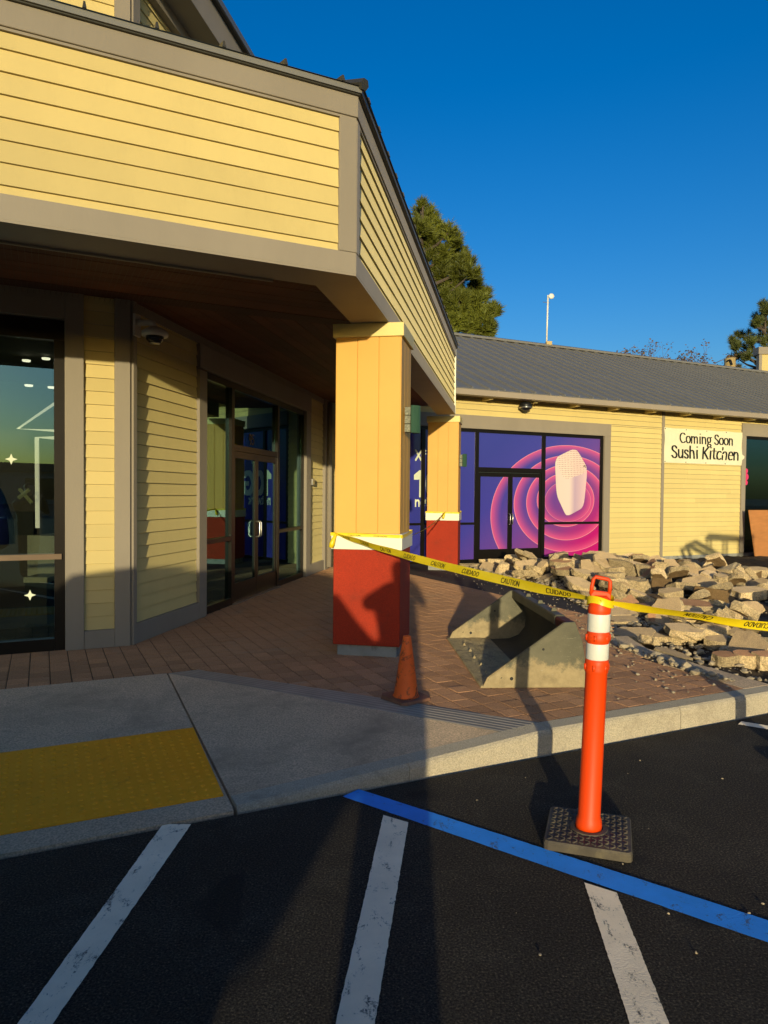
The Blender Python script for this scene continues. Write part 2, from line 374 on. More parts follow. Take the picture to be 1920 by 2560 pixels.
# ------------------------------------------------------------------ stroke lettering
def arc(cx, cy, rx, ry, a0, a1, n=14):
    return [(cx + rx * math.cos(rad(a0 + (a1 - a0) * i / n)), cy + ry * math.sin(rad(a0 + (a1 - a0) * i / n))) for i in range(n + 1)]
_S = [(.42, .56), (.36, .66), (.24, .71), (.12, .67), (.07, .56), (.1, .46), (.22, .38), (.35, .31), (.43, .2), (.4, .07), (.28, -.01), (.14, .02), (.04, .13)]
GL = {
 'C': (.62, [arc(.34, .35, .28, .35, 45, 315)]), 'o': (.5, [arc(.25, .25, .2, .25, 0, 360)]),
 'm': (.82, [[(.09, 0), (.09, .5)], [(.09, .36), (.17, .47), (.27, .49), (.35, .43), (.37, .3), (.37, 0)], [(.37, .36), (.45, .47), (.55, .49), (.64, .43), (.66, .3), (.66, 0)]]),
 'i': (.24, [[(.11, 0), (.11, .5)], [(.11, .68), (.11, .7)]]),
 'n': (.54, [[(.09, 0), (.09, .5)], [(.09, .36), (.18, .47), (.29, .49), (.38, .43), (.41, .3), (.41, 0)]]),
 'g': (.48, [arc(.22, .3, .16, .2, 0, 360), [(.36, .45), (.46, .5)], arc(.23, -.1, .18, .11, 150, 510), [(.13, .12), (.1, .03), (.2, .0), (.34, -.03)]]),
 'S': (.5, [_S]), 's': (.4, [[(x * .78, y * .7) for x, y in _S]]),
 'u': (.56, [[(.09, .5), (.09, .15), (.14, .04), (.24, 0), (.34, .05), (.42, .16)], [(.43, .5), (.43, 0)]]),
 'h': (.56, [[(.09, 0), (.09, .74)], [(.09, .36), (.18, .47), (.29, .49), (.38, .43), (.42, .3), (.42, 0)]]),
 'K': (.62, [[(.1, 0), (.1, .7)], [(.5, .7), (.12, .3)], [(.22, .4), (.54, 0)]]),
 't': (.34, [[(.15, .66), (.15, .14), (.2, .02), (.32, .03)], [(.03, .5), (.31, .5)]]),
 'c': (.45, [arc(.25, .25, .19, .25, 50, 315)]), 'e': (.47, [[(.07, .27), (.42, .27)], arc(.25, .25, .19, .25, 4, 310)]),
 'A': (.6, [[(.04, 0), (.29, .7)], [(.29, .7), (.54, 0)], [(.13, .22), (.45, .22)]]),
 'U': (.6, [[(.08, .7), (.08, .2), (.16, .04), (.28, 0), (.4, .04), (.48, .2), (.48, .7)]]),
 'T': (.54, [[(.02, .7), (.5, .7)], [(.26, .7), (.26, 0)]]), 'I': (.2, [[(.09, 0), (.09, .7)]]),
 'O': (.62, [arc(.3, .35, .23, .35, 0, 360)]), 'N': (.62, [[(.08, 0), (.08, .7)], [(.08, .7), (.48, 0)], [(.48, 0), (.48, .7)]]),
 'D': (.6, [[(.08, 0), (.08, .7)], [(.08, .7), (.26, .7)] + arc(.24, .35, .25, .35, 90, -90)[1:] + [(.08, 0)]]),
 'x': (.5, [[(.05, 0), (.42, .5)], [(.05, .5), (.42, 0)]]), 'X': (.6, [[(.05, 0), (.5, .7)], [(.05, .7), (.5, 0)]]),
 'f': (.34, [[(.14, 0), (.14, .58), (.2, .69), (.31, .69)], [(.03, .48), (.29, .48)]]),
 'y': (.5, [[(.05, .5), (.24, .02)], [(.43, .5), (.2, -.16), (.06, -.18)]]),
 '1': (.4, [[(.05, .55), (.24, .7), (.24, 0)]]), '0': (.6, [arc(.28, .35, .22, .35, 0, 360)]),
 'G': (.66, [arc(.33, .35, .27, .35, 45, 340) + [(.58, .33), (.36, .33)]]),
 'w': (.7, [[(.04, .5), (.17, 0), (.32, .45), (.47, 0), (.6, .5)]]), 'r': (.36, [[(.09, 0), (.09, .5)], [(.09, .33), (.19, .47), (.32, .49)]]),
 'k': (.5, [[(.09, 0), (.09, .74)], [(.4, .5), (.1, .2)], [(.2, .3), (.42, 0)]]),
 '9': (.5, [arc(.23, .48, .18, .21, 0, 360), [(.41, .5), (.4, .2), (.28, 0)]]), '5': (.5, [[(.4, .68), (.12, .68), (.09, .4)] + arc(.22, .22, .19, .22, 115, -140)]),
 ' ': (.28, []),
}
def text_width(s): return sum(GL[c][0] for c in s)
def hull2(p):
    p = sorted(set(p))
    def half(q):
        h = []
        for a in q:
            while len(h) > 1 and (h[-1][0] - h[-2][0]) * (a[1] - h[-2][1]) - (h[-1][1] - h[-2][1]) * (a[0] - h[-2][0]) <= 0: h.pop()
            h.append(a)
        return h
    a, b = half(p), half(p[::-1]); return a[:-1] + b[:-1]
def lettering(mb, s, size, pen, fn, x0=0., slant=0.):
    """fn(x, y, k) places a point of the flat lettering; pen = (width, height) in glyph units"""
    x = x0; k = 0; pw, ph = pen[0] / 2, pen[1] / 2
    for ch in s:
        for st in GL[ch][1]:
            for (ax_, ay_), (bx, by) in zip(st[:-1], st[1:]):
                pts = [(px + i * pw, py + j * ph) for px, py in ((ax_, ay_), (bx, by)) for i in (-1, 1) for j in (-1, 1)]
                h = hull2(pts); k += 1
                vs = [fn(x + (px + slant * py) * size, py * size, k) for px, py in h]
                mb.add(vs, [list(range(len(vs)))])
        x += GL[ch][0] * size
    return x

# ------------------------------------------------------------------ the ground
part('ground', M['ground'], None, (lambda t, d, z: (t, d, z), -900, 900, -900, 900, -.6, -.45))
bpy.data.objects['ground']['kind'] = 'structure'
mb = MB(); mb.add([FW(-120, 0.03, 0), FW(120, .03, 0), FW(120, 160, 0), FW(-120, 160, 0)], [[0, 1, 2, 3]])
lot = mb.build('parking_lot', M['asphalt']); tag(lot, kind='structure')
def flat_poly(pts, z): 
    b = MB(); b.add([(p[0], p[1], z) for p in pts], [list(range(len(pts)))]); return b
def gp(x, y): q = gz(x * 1.15732, y * 1.15732); return (q[0], q[1])
def line_mark(name, mat, a, b, c, d, label, group, ext=0):
    """quad road marking a-b (one end) c-d (other end)"""
    n = 140; bm_ = MB(); L, Rr = [], []
    A, B, Cc, D = map(np.array, (a, b, c, d))
    for i in range(n + 1):
        k = i / n
        p = A + (D - A) * k; q = B + (Cc - B) * k
        j = (q - p) / np.linalg.norm(q - p)
        L.append(p + j * rng.normal(0, .0009)); Rr.append(q + j * rng.normal(0, .0009))
    bm_.add([(x, y, .004) for x, y in L] + [(x, y, .004) for x, y in Rr], [[i, i + 1, n + 2 + i, n + 1 + i] for i in range(n)])
    o = bm_.build(name, mat); tag(o, label, 'road marking', group); return o
def extend(a, b, k): return (a[0] + (b[0] - a[0]) * k, a[1] + (b[1] - a[1]) * k)
for lab, (a, b, c, d) in {
    'worn white diagonal stripe running from the yellow tactile pad corner': ((352, 1782), (413, 1782), (115, 2212), (40, 2212)),
    'worn white stripe in the middle, meeting the blue line near its upper end': ((828, 1762), (882, 1778), (810, 2212), (725, 2212)),
    'worn white stripe starting at the blue line below the orange post': ((1262, 1908), (1332, 1930), (1445, 2212), (1360, 2212))}.items():
    A, B, Cc, D = gp(*a), gp(*b), gp(*c), gp(*d)
    line_mark('white_stripe', M['whiteline'], A, B, extend(B, Cc, 2.2), extend(A, D, 2.2), lab, 'white hatching stripes on the asphalt')
line_mark('blue_line', M['blueline'], gp(740, 1722), gp(775, 1706), extend(gp(775, 1706), gp(1659, 1990), 2), extend(gp(740, 1722), gp(1659, 2038), 2), 'blue painted line crossing the dark asphalt', None)
q = gp(1640, 1572)
line_mark('white_stripe', M['whiteline'], (q[0] - .12, q[1] + .06), (q[0] - .06, q[1] + .13), (q[0] + 1.3, q[1] - .75), (q[0] + 1.25, q[1] - .85), 'short end of a white stripe by the kerb at the picture edge', 'white hatching stripes on the asphalt')

# sidewalk: ramp landing, flare, grooved border, kerb
side = empty('sidewalk', SN(-1, 1, 0), kind='structure')
RZ = lambda n: .012 + (.15 - .012) * min(1, max(0, n / 2.42))
def slab(name, mat, pts, th=.12, uv=None, parent=side):
    b = MB(); n = len(pts)
    P = [SN(s, nn, z) for s, nn, z in pts]
    b.add(P + [(x, y, z - th) for x, y, z in P], [list(range(n))] + [[i, (i + 1) % n, n + (i + 1) % n, n + i] for i in range(n)])
    return b.build(name, mat, parent, uv=uv)
slab('ramp_slab', M['concrete'], [(-7, 0.02, .012), (-1.108, 0.02, .012), (-1.075, 2.415, .15), (-7, 2.415, .15)])
slab('flare_slab', M['concrete'], [(-1.092, .15, .022), (-.1, .15, .085), (.62, .15, .13), (-.62, 1.84, .148), (-1.062, 2.40, .15)])
def groove_uv(p):
    s, d = FW.uv(p); n = -d
    e = np.array([.9 + .85, .12 - 2.42]); e /= np.linalg.norm(e)
    v = np.array([s + .85, n - 2.42]); return (v @ e, v[0] * e[1] - v[1] * e[0])
slab('grooved_border', M['grooved'], [(-1.062, 2.405, .151), (-.62, 1.845, .149), (.625, .15, .131), (.93, .15, .151), (-.82, 2.425, .152)], uv=groove_uv)
# kerb lengths, rounded top edge, rising along the flare
def kerb(s0, s1, h0, h1, k):
    b = MB(); prof = lambda h: [(0, -.1), (.004, h - .03), (.012, h - .012), (.028, h), (.15, h), (.15, -.1)]
    N = 6; rows = []
    for i in range(N + 1):
        s = s0 + (s1 - s0) * i / N; h = h0 + (h1 - h0) * i / N
        rows.append([SN(s, n_, max(z, -.1)) for n_, z in prof(h)])
    vs = [p for r in rows for p in r]; m_ = 6
    b.add(vs, [[i * m_ + j, i * m_ + (j + 1) % m_, (i + 1) * m_ + (j + 1) % m_, (i + 1) * m_ + j] for i in range(N) for j in range(m_)] + [list(range(m_)), [N * m_ + j for j in range(m_)]])
    return b.build('kerb_stone', M['kerb'], side)
kerb(-1.09, -.1, .024, .085, 0); kerb(-.096, .92, .085, .15, 1); kerb(.926, 2.05, .15, .15, 2); kerb(2.056, 3.2, .15, .15, 3)
slab('ramp_lip', M['concrete'], [(-7, 0.0, .010), (-1.112, 0.0, .010), (-1.112, .165, .0225), (-7, .165, .0225)])
# concrete band at the cut edge of the paving
slab('concrete_band', M['concrete'], [(2.90, .15, .152), (3.2, .15, .152), (3.24, .9, .15), (3.33, 1.55, .148), (3.62, 2.1, .146), (3.35, 2.15, .149), (3.08, 1.62, .151), (2.95, 1.0, .152)])

# tactile pad with its domes
pad = empty('tactile_pad', SN(-1.7, .6, .03), 'yellow dimpled tactile warning pad at the foot of the ramp', 'tactile paving')
padz = lambda n: RZ(n) + .006
b = MB(); P = [SN(s, n, padz(n)) for s, n in ((-3.1, .17), (-1.125, .17), (-1.095, 1.165), (-3.1, 1.165))]
b.add(P + [(x, y, z - .02) for x, y, z in P], [[0, 1, 2, 3], [0, 1, 5, 4], [1, 2, 6, 5], [2, 3, 7, 6], [3, 0, 4, 7]]); b.build('tile', M['tactile'], pad)
b = MB()
for i in range(32):
    for j in range(16):
        s, n = -1.145 - i * .0605, .20 + j * .0605
        c = SN(s, n, padz(n)); k = 8; vs = []
        for r, z in ((.0155, -.001), (.0125, .0035), (.007, .005)):
            vs += [(c[0] + r * math.cos(2 * math.pi * q / k), c[1] + r * math.sin(2 * math.pi * q / k), c[2] + z) for q in range(k)]
        b.add(vs, [[a * k + q, a * k + (q + 1) % k, (a + 1) * k + (q + 1) % k, (a + 1) * k + q] for a in range(2) for q in range(k)] + [[2 * k + q for q in range(k)]])
tag(b.build('dimples', M['tactile'], pad, smooth=True), kind='stuff')

# paving of the plaza: stamped pavers
def clip(poly, f):
    """keep the side f(p) >= 0 (f linear)"""
    out = []
    for i, p in enumerate(poly):
        q = poly[(i + 1) % len(poly)]; a, b_ = f(p), f(q)
        if a >= 0: out.append(p)
        if (a >= 0) != (b_ >= 0):
            k = a / (a - b_); out.append((p[0] + (q[0] - p[0]) * k, p[1] + (q[1] - p[1]) * k))
    return out
plaza = empty('plaza_paving', SN(0, 4, 0), kind='structure')
EDGE = [(2.9, .0), (2.95, 1.0), (3.08, 1.62), (3.35, 2.15), (4.2, 3.1), (4.85, 4.62), (5.48, 6.81), (5.8, 8.7), (6.0, 12)]
def edge_s(n):
    for (s0, n0), (s1, n1) in zip(EDGE[:-1], EDGE[1:]):
        if n0 <= n <= n1: return s0 + (s1 - s0) * (n - n0) / (n1 - n0)
    return EDGE[-1][0]
base_pts = [(-7, 2.43), (-.83, 2.43), (.91, .155), (2.9, .155)] + EDGE[1:] + [(-7, 12)]
b = MB(); P = [SN(s, n, .144) for s, n in base_pts]; b.add(P, [list(range(len(P)))]); b.build('joint_bed', M['grout'], plaza)
cells = []
PS, PN = .1522, .158
def diag(p): # positive on the paving side
    return (p[0] + .83) * (2.43 - .155) + (p[1] - 2.43) * (.91 + .83)
for i in range(-34, 42):
    for j in range(0, 62):
        s0 = -2.238 + .1522 * 10 + (i - 10) * PS; n0 = .155 + j * PN + (.0 if i % 2 else .006)
        c = (s0 + PS / 2, n0 + PN / 2)
        if c[0] > edge_s(c[1]) + (.1 if c[1] > 2.2 else .02): continue
        wp = SN(c[0], c[1])
        te, de = FE.uv(wp); tf, df = FF.uv(wp); tc, dc = FC.uv(wp)
        if dc < -.05: continue
        if de < -.08 and (df < -.08 or te > 0): continue
        cell = [(s0, n0), (s0 + PS, n0), (s0 + PS, n0 + PN), (s0, n0 + PN)]
        if c[0] < -.83: cell = clip(cell, lambda p: p[1] - 2.43)
        else:
            cell = clip(cell, diag)
            if cell: cell = clip(cell, lambda p: p[1] - .155)
            if cell and c[1] < 1.7: cell = clip(cell, lambda p: edge_s(p[1]) - .005 - p[0])
        if len(cell) < 3: continue
        area = abs(sum(cell[k][0] * cell[(k + 1) % len(cell)][1] - cell[(k + 1) % len(cell)][0] * cell[k][1] for k in range(len(cell)))) / 2
        if area < .0015: continue
        cells.append((math.hypot(wp[0], wp[1]), cell, area))
        # far part of the plaza is too foreshortened to tell courses apart
cells.sort(key=lambda c: c[0])
def paver_geom(mb_, cell, dz):
    n = len(cell); cx_ = sum(p[0] for p in cell) / n; cy_ = sum(p[1] for p in cell) / n
    def inset(k): 
        out = []
        for p in cell:
            L = math.hypot(p[0] - cx_, p[1] - cy_) + 1e-6
            f = 1 - k * 1.414 / L; out.append((cx_ + (p[0] - cx_) * f, cy_ + (p[1] - cy_) * f))
        return out
    o, i_ = inset(.0032), inset(.0085)
    vs = [SN(s, nn, .140) for s, nn in o] + [SN(s, nn, .1475 + dz) for s, nn in o] + [SN(s, nn, .1505 + dz) for s, nn in i_]
    fs = [[2 * n + k for k in range(n)]]
    for a in range(2): fs += [[a * n + k, a * n + (k + 1) % n, (a + 1) * n + (k + 1) % n, (a + 1) * n + k] for k in range(n)]
    mb_.add(vs, fs)
cam_vis = lambda cell: True
shown = [c for c in cells if abs(math.atan2(SN(*c[1][0])[0], SN(*c[1][0])[1])) < rad(31)]
near, far = shown[:300], shown[300:] + [c for c in cells if c not in shown]
full_mesh = None
for d_, cell, area in near:
    dz = rng.normal(0, .0011)
    if area > PS * PN * .995:
        if full_mesh is None:
            b = MB(); paver_geom(b, [(0, 0), (PS, 0), (PS, PN), (0, PN)], 0)
            o0 = b.build('paver', M['paver'], plaza, loc=SN(0, 0, 0)); full_mesh = o0.data
            o = o0
        else:
            o = bpy.data.objects.new('paver', full_mesh); COL.objects.link(o); o.parent = plaza
        p = SN(cell[0][0], cell[0][1], dz); o.location = Vector(p) - Vector(plaza.location)
    else:
        b = MB(); paver_geom(b, cell, dz); b.build('paver', M['paver'], plaza)
b = MB()
for d_, cell, area in far: paver_geom(b, cell, rng.normal(0, .0011))
tag(b.build('far_pavers', M['paver'], plaza), kind='stuff')

# ------------------------------------------------------------------ siding helper
_board_cache = {}
def boards(fr, t0, t1, z0, z1, mat, parent, exp=.125, d=0., start=None, th=.017, joints=True, gap=.0015):
    """lapped boards from the bottom up, each an object"""
    z = z0 if start is None else start
    out = []
    while z < z1 - .01:
        a, b_ = max(z, z0), min(z + exp, z1)
        segs = [(t0, t1)]
        if joints and t1 - t0 > 2.2:
            ks = sorted([t0 + (t1 - t0) * random.uniform(.12, .9) for _ in range(max(1, int((t1 - t0) / 3)))])
            ends = [t0] + ks + [t1]; segs = [(p_ + (.0012 if p_ > t0 else 0), q_ - (.0012 if q_ < t1 else 0)) for p_, q_ in zip(ends[:-1], ends[1:]) if q_ - p_ > .1]
        for p, q_ in segs:
            key = (round(q_ - p, 4), round(b_ - a, 4), round(a - z, 4), fr.yaw, th, mat.name, gap)
            if key in _board_cache:
                o = bpy.data.objects.new('siding_board', _board_cache[key]); COL.objects.link(o); o.parent = parent
            else:
                m_ = MB(); g = Frame(0, 0, fr.yaw); k0 = (a - z) / exp; k1 = (b_ - z) / exp
                dd = lambda k: th - (th - .004) * k
                L, Hh = q_ - p, b_ - a
                m_.hexa([g(0, -.01, 0), g(L, -.01, 0), g(L, dd(k0), 0), g(0, dd(k0), 0)], [g(0, -.01, Hh - gap), g(L, -.01, Hh - gap), g(L, dd(k1) - .001, Hh - gap - .002), g(0, dd(k1) - .001, Hh - gap - .002)])
                o = m_.build('siding_board', mat, parent); _board_cache[key] = o.data
                # build() shifted by the root; undo so that the mesh is local
                off = root_loc(parent); o.data.transform(Matrix.Translation(off))
            o.location = Vector(fr(p, d + rng.normal(0, .0006), a + .001)) - root_loc(parent); out.append(o)
        z += exp
    return out

# ------------------------------------------------------------------ corner building with its canopy
def mitre(d):
    """plan point where the A and B fascia faces, both moved out by d, meet"""
    A = np.array([FA.a, -FB.a]).T
    rhs = (FB.o + FB.n * d) - (FA.o + FA.n * d)
    k = np.linalg.solve(A, rhs); p = FA.o + FA.n * d + FA.a * k[0]; return (p[0], p[1])
def xy(fr, t, d): p = fr(t, d, 0); return (p[0], p[1])
TL, TB = -6.0, 8.72
bld = empty('corner_shop', FE(0, 0, 0), 'yellow corner shop with wide canopy fascia and dark glass entrance', 'building')
def run(name, mat, d0, d1, z0, z1, which, parent=bld, tA=TL, tB=TB, **k):
    b = MB()
    if which == 'A': pts = [xy(FA, tA, d1), mitre(d1), mitre(d0), xy(FA, tA, d0)]
    else: pts = [mitre(d1), xy(FB, tB, d1), xy(FB, tB, d0), mitre(d0)]
    b.plan(pts, z0, z1); return b.build(name, mat, parent, **k)
for wh in 'AB':
    core = run('fascia_core', M['taupe'], -.34, -.032, 3.186, 4.40, wh)
    run('bottom_trim', M['taupe'], -.03, 0, 3.18, 3.327, wh, bevel=.003)
    run('top_trim', M['taupe'], -.03, .004, 4.27, 4.415, wh, bevel=.003)
    run('drip_moulding', M['taupe'], -.03, -.008, 4.252, 4.268, wh)
    run('soffit_board', M['taupe'], -.345, -.001, 3.166, 3.184, wh)
    run('roof_edge', M['roof'], -.1, .035, 4.425, 4.462, wh)
    run('shadow_gap_strip', M['roofdark'], -.1, .022, 4.4155, 4.4245, wh)  # dark strip painted in for the shadow gap beneath the roof edge
    fr = FA if wh == 'A' else FB
    t0, t1 = (TL, -.132) if wh == 'A' else (.095, TB - .03)
    boards(fr, t0, t1, 3.328, 4.25, M['yellow'], core, exp=.1283, d=-.03, start=3.328 - .075)
part('corner_board', M['taupe'], bld, (FA, -.13, -.0005, -.03, .002, 3.329, 4.25), bevel=.003)
part('corner_board', M['taupe'], bld, (FB, .0025, .092, -.03, .002, 3.329, 4.25), bevel=.003)
part('end_board', M['white'], bld, (FB, TB - .028, TB + .01, -.34, .006, 3.19, 4.41))
part('soffit_lip', M['taupe'], bld, (FA, TL, -.5, -.362, -.347, 3.15, 3.2))
# canopy roof, hip and standing seams
hipA = xy(FF, .02, .0); SL = .30
zr = lambda dist: 4.467 + SL * dist
b = MB()
b.add([(*xy(FA, TL, .05), 4.464), (*mitre(.05), 4.464), (*hipA, zr(2.6)), (*xy(FF, -4.5, 0), zr(2.6))], [[0, 1, 2, 3]])
b.add([(*mitre(.05), 4.464), (*xy(FB, TB, .05), 4.464), (*xy(FE, 5.4, 0), zr(2.6)), (*hipA, zr(2.6))], [[0, 1, 2, 3]])
croof = b.build('canopy_roof', M['roof'], bld)
def seam(fr, t, L, parent):
    m_ = MB(); w_ = .012; h = .045
    e = []
    for d, z in ((.056, 4.465), (-L, zr(L))):
        e += [fr(t - w_, d, z), fr(t + w_, d, z), fr(t + w_ * .45, d - .012, z + h), fr(t - w_ * .45, d - .012, z + h)]
    m_.add(e, [[0, 1, 2, 3], [4, 5, 6, 7], [0, 1, 5, 4], [1, 2, 6, 5], [2, 3, 7, 6], [3, 0, 4, 7]]); return m_.build('seam_rib', M['roofdark'], parent)
for k in range(14):
    t = -.127 - .4105 * k; seam(FA, t, min(2.5, 1.9 * abs(t)), croof)
for k in range(21):
    t = .2 + .4105 * k; seam(FB, t, min(2.45, 1.9 * t), croof)
b = MB(); p0 = np.array([*mitre(.06), 4.475]); p1 = np.array([*hipA, zr(2.6) + .03]); b.tube([p0, p1], .04, 6); b.build('hip_cap', M['roofdark'], croof)

# walls E (entrance side) and F (front), ground floor and the upper storey above the canopy roof
WT = 3.47
wallF = part('front_wall', M['taupe'], bld, (FF, -.58, -.02, -.14, -.022, .15, WT))
part('corner_post', M['taupe'], bld, (FF, -.14, .0, -.12, .03, .15, WT), bevel=.004)
part('corner_post', M['taupe'], bld, (FE, -1.68, -1.615, -.1, .035, .15, WT), bevel=.004)
part('jamb_post', M['taupe'], bld, (FF, -.57, -.41, -.12, .035, .15, WT), bevel=.004)
part('skirting', M['taupe'], bld, (FF, -.409, -.141, -.05, .026, .15, .32), bevel=.003)
boards(FF, -.409, -.141, .322, WT, M['yellow'], wallF, d=-.018, joints=False)
wallE = part('side_wall', M['taupe'], bld, (FE, -1.66, -.21, -.14, -.022, .15, WT)); wallE2 = part('side_wall', M['taupe'], bld, (FE, 4.41, 5.62, -.14, -.022, .15, WT))
part('skirting', M['taupe'], bld, (FE, -1.614, -.211, -.05, .03, .15, .345), bevel=.003)
part('skirting', M['taupe'], bld, (FE, 4.411, 5.34, -.05, .03, .15, .345), bevel=.003)
boards(FE, -1.614, -.211, .347, WT, M['yellow'], wallE, d=-.018, joints=False)
boards(FE, 4.412, 5.34, .347, WT, M['yellow'], wallE2, d=-.018, joints=False)
part('door_casing', M['taupe'], bld, (FE, -.21, -.005, -.1, .03, .15, 3.06), bevel=.004)
part('door_casing', M['taupe'], bld, (FE, 4.14, 4.41, -.1, .03, .15, 3.08), bevel=.004)
part('header_board', M['taupe'], bld, (FE, -.21, 4.41, -.1, .033, 3.082, 3.36), bevel=.004)
part('frieze', M['taupe'], bld, (FE, -1.6, 5.34, -.1, .012, 3.362, WT))
part('corner_pilaster', M['taupe'], bld, (FE, 5.341, 5.60, -.1, .05, .15, WT), bevel=.004)
# upper storey
upF = part('upper_wall', M['taupe'], bld, (FF, -5, -.02, -.3, -.022, 5.0, 8.6))
boards(FF, -5, -.141, 5.3, 8.4, M['yellow'], upF, d=-.018)
part('upper_corner_post', M['taupe'], bld, (FF, -.14, .0, -.12, .03, 5.0, 8.6), bevel=.004)
upE = part('upper_wall', M['taupe'], bld, (FE, -1.6, 6, -.3, -.022, 5.0, 6.9))
part('upper_corner_post', M['taupe'], bld, (FE, -1.68, -1.55, -.1, .03, 5.0, 6.9), bevel=.004)
boards(FE, -1.549, 5.4, 5.2, 6.9, M['yellow'], upE, d=-.018)
part('upper_fascia', M['taupe'], bld, (FE, -1.9, 6, .02, .34, 6.62, 6.95), bevel=.004)
part('upper_frieze', M['taupe'], bld, (FE, -1.5, 6, -.02, .075, 6.5, 6.617))
part('upper_roof_edge', M['roof'], bld, (FE, -2.0, 6, -.2, .40, 6.965, 7.04))
part('upper_drip_edge', M['roofdark'], bld, (FE, -1.95, 6, -.2, .37, 6.951, 6.964))

# ceiling boards under the canopy, and bird netting below them
ceil = empty('canopy_ceiling', FE(1.0, 1.2, 3.5)); ceil.parent = bld; ceil.location = Vector(FE(1.0, 1.2, 3.5)) - Vector(bld.location)
inA = [xy(FA, TL, -.345), mitre(-.345)]
pl_poly = None
fA = lambda p: -(np.array(p) - FA.o) @ FA.n - .35           # inside A
fB = lambda p: -(np.array(p) - FB.o) @ FB.n - .35           # inside B
fE = lambda p: (np.array(p) - FE.o) @ FE.n
fF = lambda p: (np.array(p) - FF.o) @ FF.n
b0 = -6.5
k = 0
for i in range(22):                       # boards over the front walk, along A
    n0 = -.345 - i * .14
    cell = [tuple(FA.o + FA.a * t + FA.n * d) for t, d in ((-7, n0), (4, n0), (4, n0 - .134), (-7, n0 - .134))]
    for f in (fB, fF): cell = clip(cell, f) if cell else cell
    if len(cell) > 2:
        b = MB(); b.plan(cell, 3.45 + rng.normal(0, .001), 3.47); b.build('ceiling_board', M['brown'], ceil)
for i in range(19):                       # boards over the side walk, along B
    n0 = -.345 - i * .14
    cell = [tuple(FB.o + FB.a * t + FB.n * d) for t, d in ((-3, n0), (9.6, n0), (9.6, n0 - .134), (-3, n0 - .134))]
    for f in (fE, lambda p: -fF(p) - .004): cell = clip(cell, f) if cell else cell
    if len(cell) > 2:
        b = MB(); b.plan(cell, 3.452 + rng.normal(0, .001), 3.47); b.build('ceiling_board', M['brown'], ceil)
b = MB()
def sag(p): return 3.36 + .03 * math.sin(p[0] * 2.1 + 1) * math.sin(p[1] * 1.3) 
for fr, tr, dr in ((FA, (-4, 1.6), (-.36, -2.6)), (FB, (2.2, 8.8), (-.36, -2.5))):
    st = .045
    for kind in (0, 1):
        t = tr[0] if kind == 0 else dr[0]
        while (t < tr[1]) if kind == 0 else (t > dr[1]):
            N = 12; pts = []
            for i in range(N + 1):
                kk = i / N
                p = fr.o + (fr.a * t + fr.n * (dr[0] + (dr[1] - dr[0]) * kk) if kind == 0 else fr.a * (tr[0] + (tr[1] - tr[0]) * kk) + fr.n * t)
                pts.append(p)
            pts = [p for p in pts if fA(p) > -.01 and fB(p) > -.01 and (fE(p) > .0 or fF(p) > .0)]
            if len(pts) > 1:
                w_ = .0013; vs = []
                for p in pts:
                    z = sag(p); o_ = (fr.a if kind == 0 else fr.n) * w_
                    vs += [(p[0] - o_[0], p[1] - o_[1], z), (p[0] + o_[0], p[1] + o_[1], z)]
                b.add(vs, [[2 * i, 2 * i + 1, 2 * i + 3, 2 * i + 2] for i in range(len(pts) - 1)])
            t += st if kind == 0 else -st
tag(b.build('bird_netting', M['twig'], bld), kind='stuff')
# canopy top deck closes the ceiling void
b = MB(); b.add([(*xy(FA, TL, -.3), 3.6), (*mitre(-.3), 3.6), (*xy(FB, TB, -.3), 3.6), (*xy(FE, 5.6, -.1), 3.6), (*xy(FF, 0, -.1), 3.6), (*xy(FF, -4.6, -.1), 3.6)], [[0, 1, 2, 5], [1, 2, 3, 4], [1, 4, 5]]); b.f = [[0, 1, 4, 5], [1, 2, 3, 4]]; b.mi = [0, 0]
b.build('ceiling_deck', M['brown'], bld)

# glazing helpers
def pane(fr, t0, t1, z0, z1, d, mat, parent, name='pane'):
    b = MB(); b.box(fr, t0, t1, d - .006, d, z0, z1)
    return b.build(name, mat, parent, uv=lambda p: (fr.uv(p)[0], p[2]))
def dhandle(fr, t, z0, z1, d, parent, out=.06):
    b = MB(); pts = [fr(t, d, z0), fr(t, d + out * .7, z0), fr(t, d + out, z0 + .02), fr(t, d + out, z1 - .02), fr(t, d + out * .7, z1), fr(t, d, z1)]
    b.tube(pts, .011, 8); return b.build('handle', M['steel'], parent, smooth=True)
def double_door(fr, tl, tc, tr, zt, mat_pane, parent, d=-.04, hz=(1.0, 1.22), zb=.165, rail=.25):
    out = []
    for a, b_, hs_ in ((tl, tc - .004, -1), (tc + .004, tr, 1)):
        f = part('door', M['bronze'], parent, (fr, a, a + .055, d - .045, d, zb, zt), (fr, b_ - .055, b_, d - .045, d, zb, zt),
                 (fr, a + .0555, b_ - .0555, d - .045, d, zt - .09, zt), (fr, a + .0555, b_ - .0555, d - .045, d, zb, zb + rail))
        pane(fr, a + .056, b_ - .056, zb + rail + .001, zt - .091, d - .02, mat_pane, f)
        dhandle(fr, (b_ - .03) if hs_ < 0 else (a + .03), hz[0], hz[1], d, f)
        out.append(f)
    return out
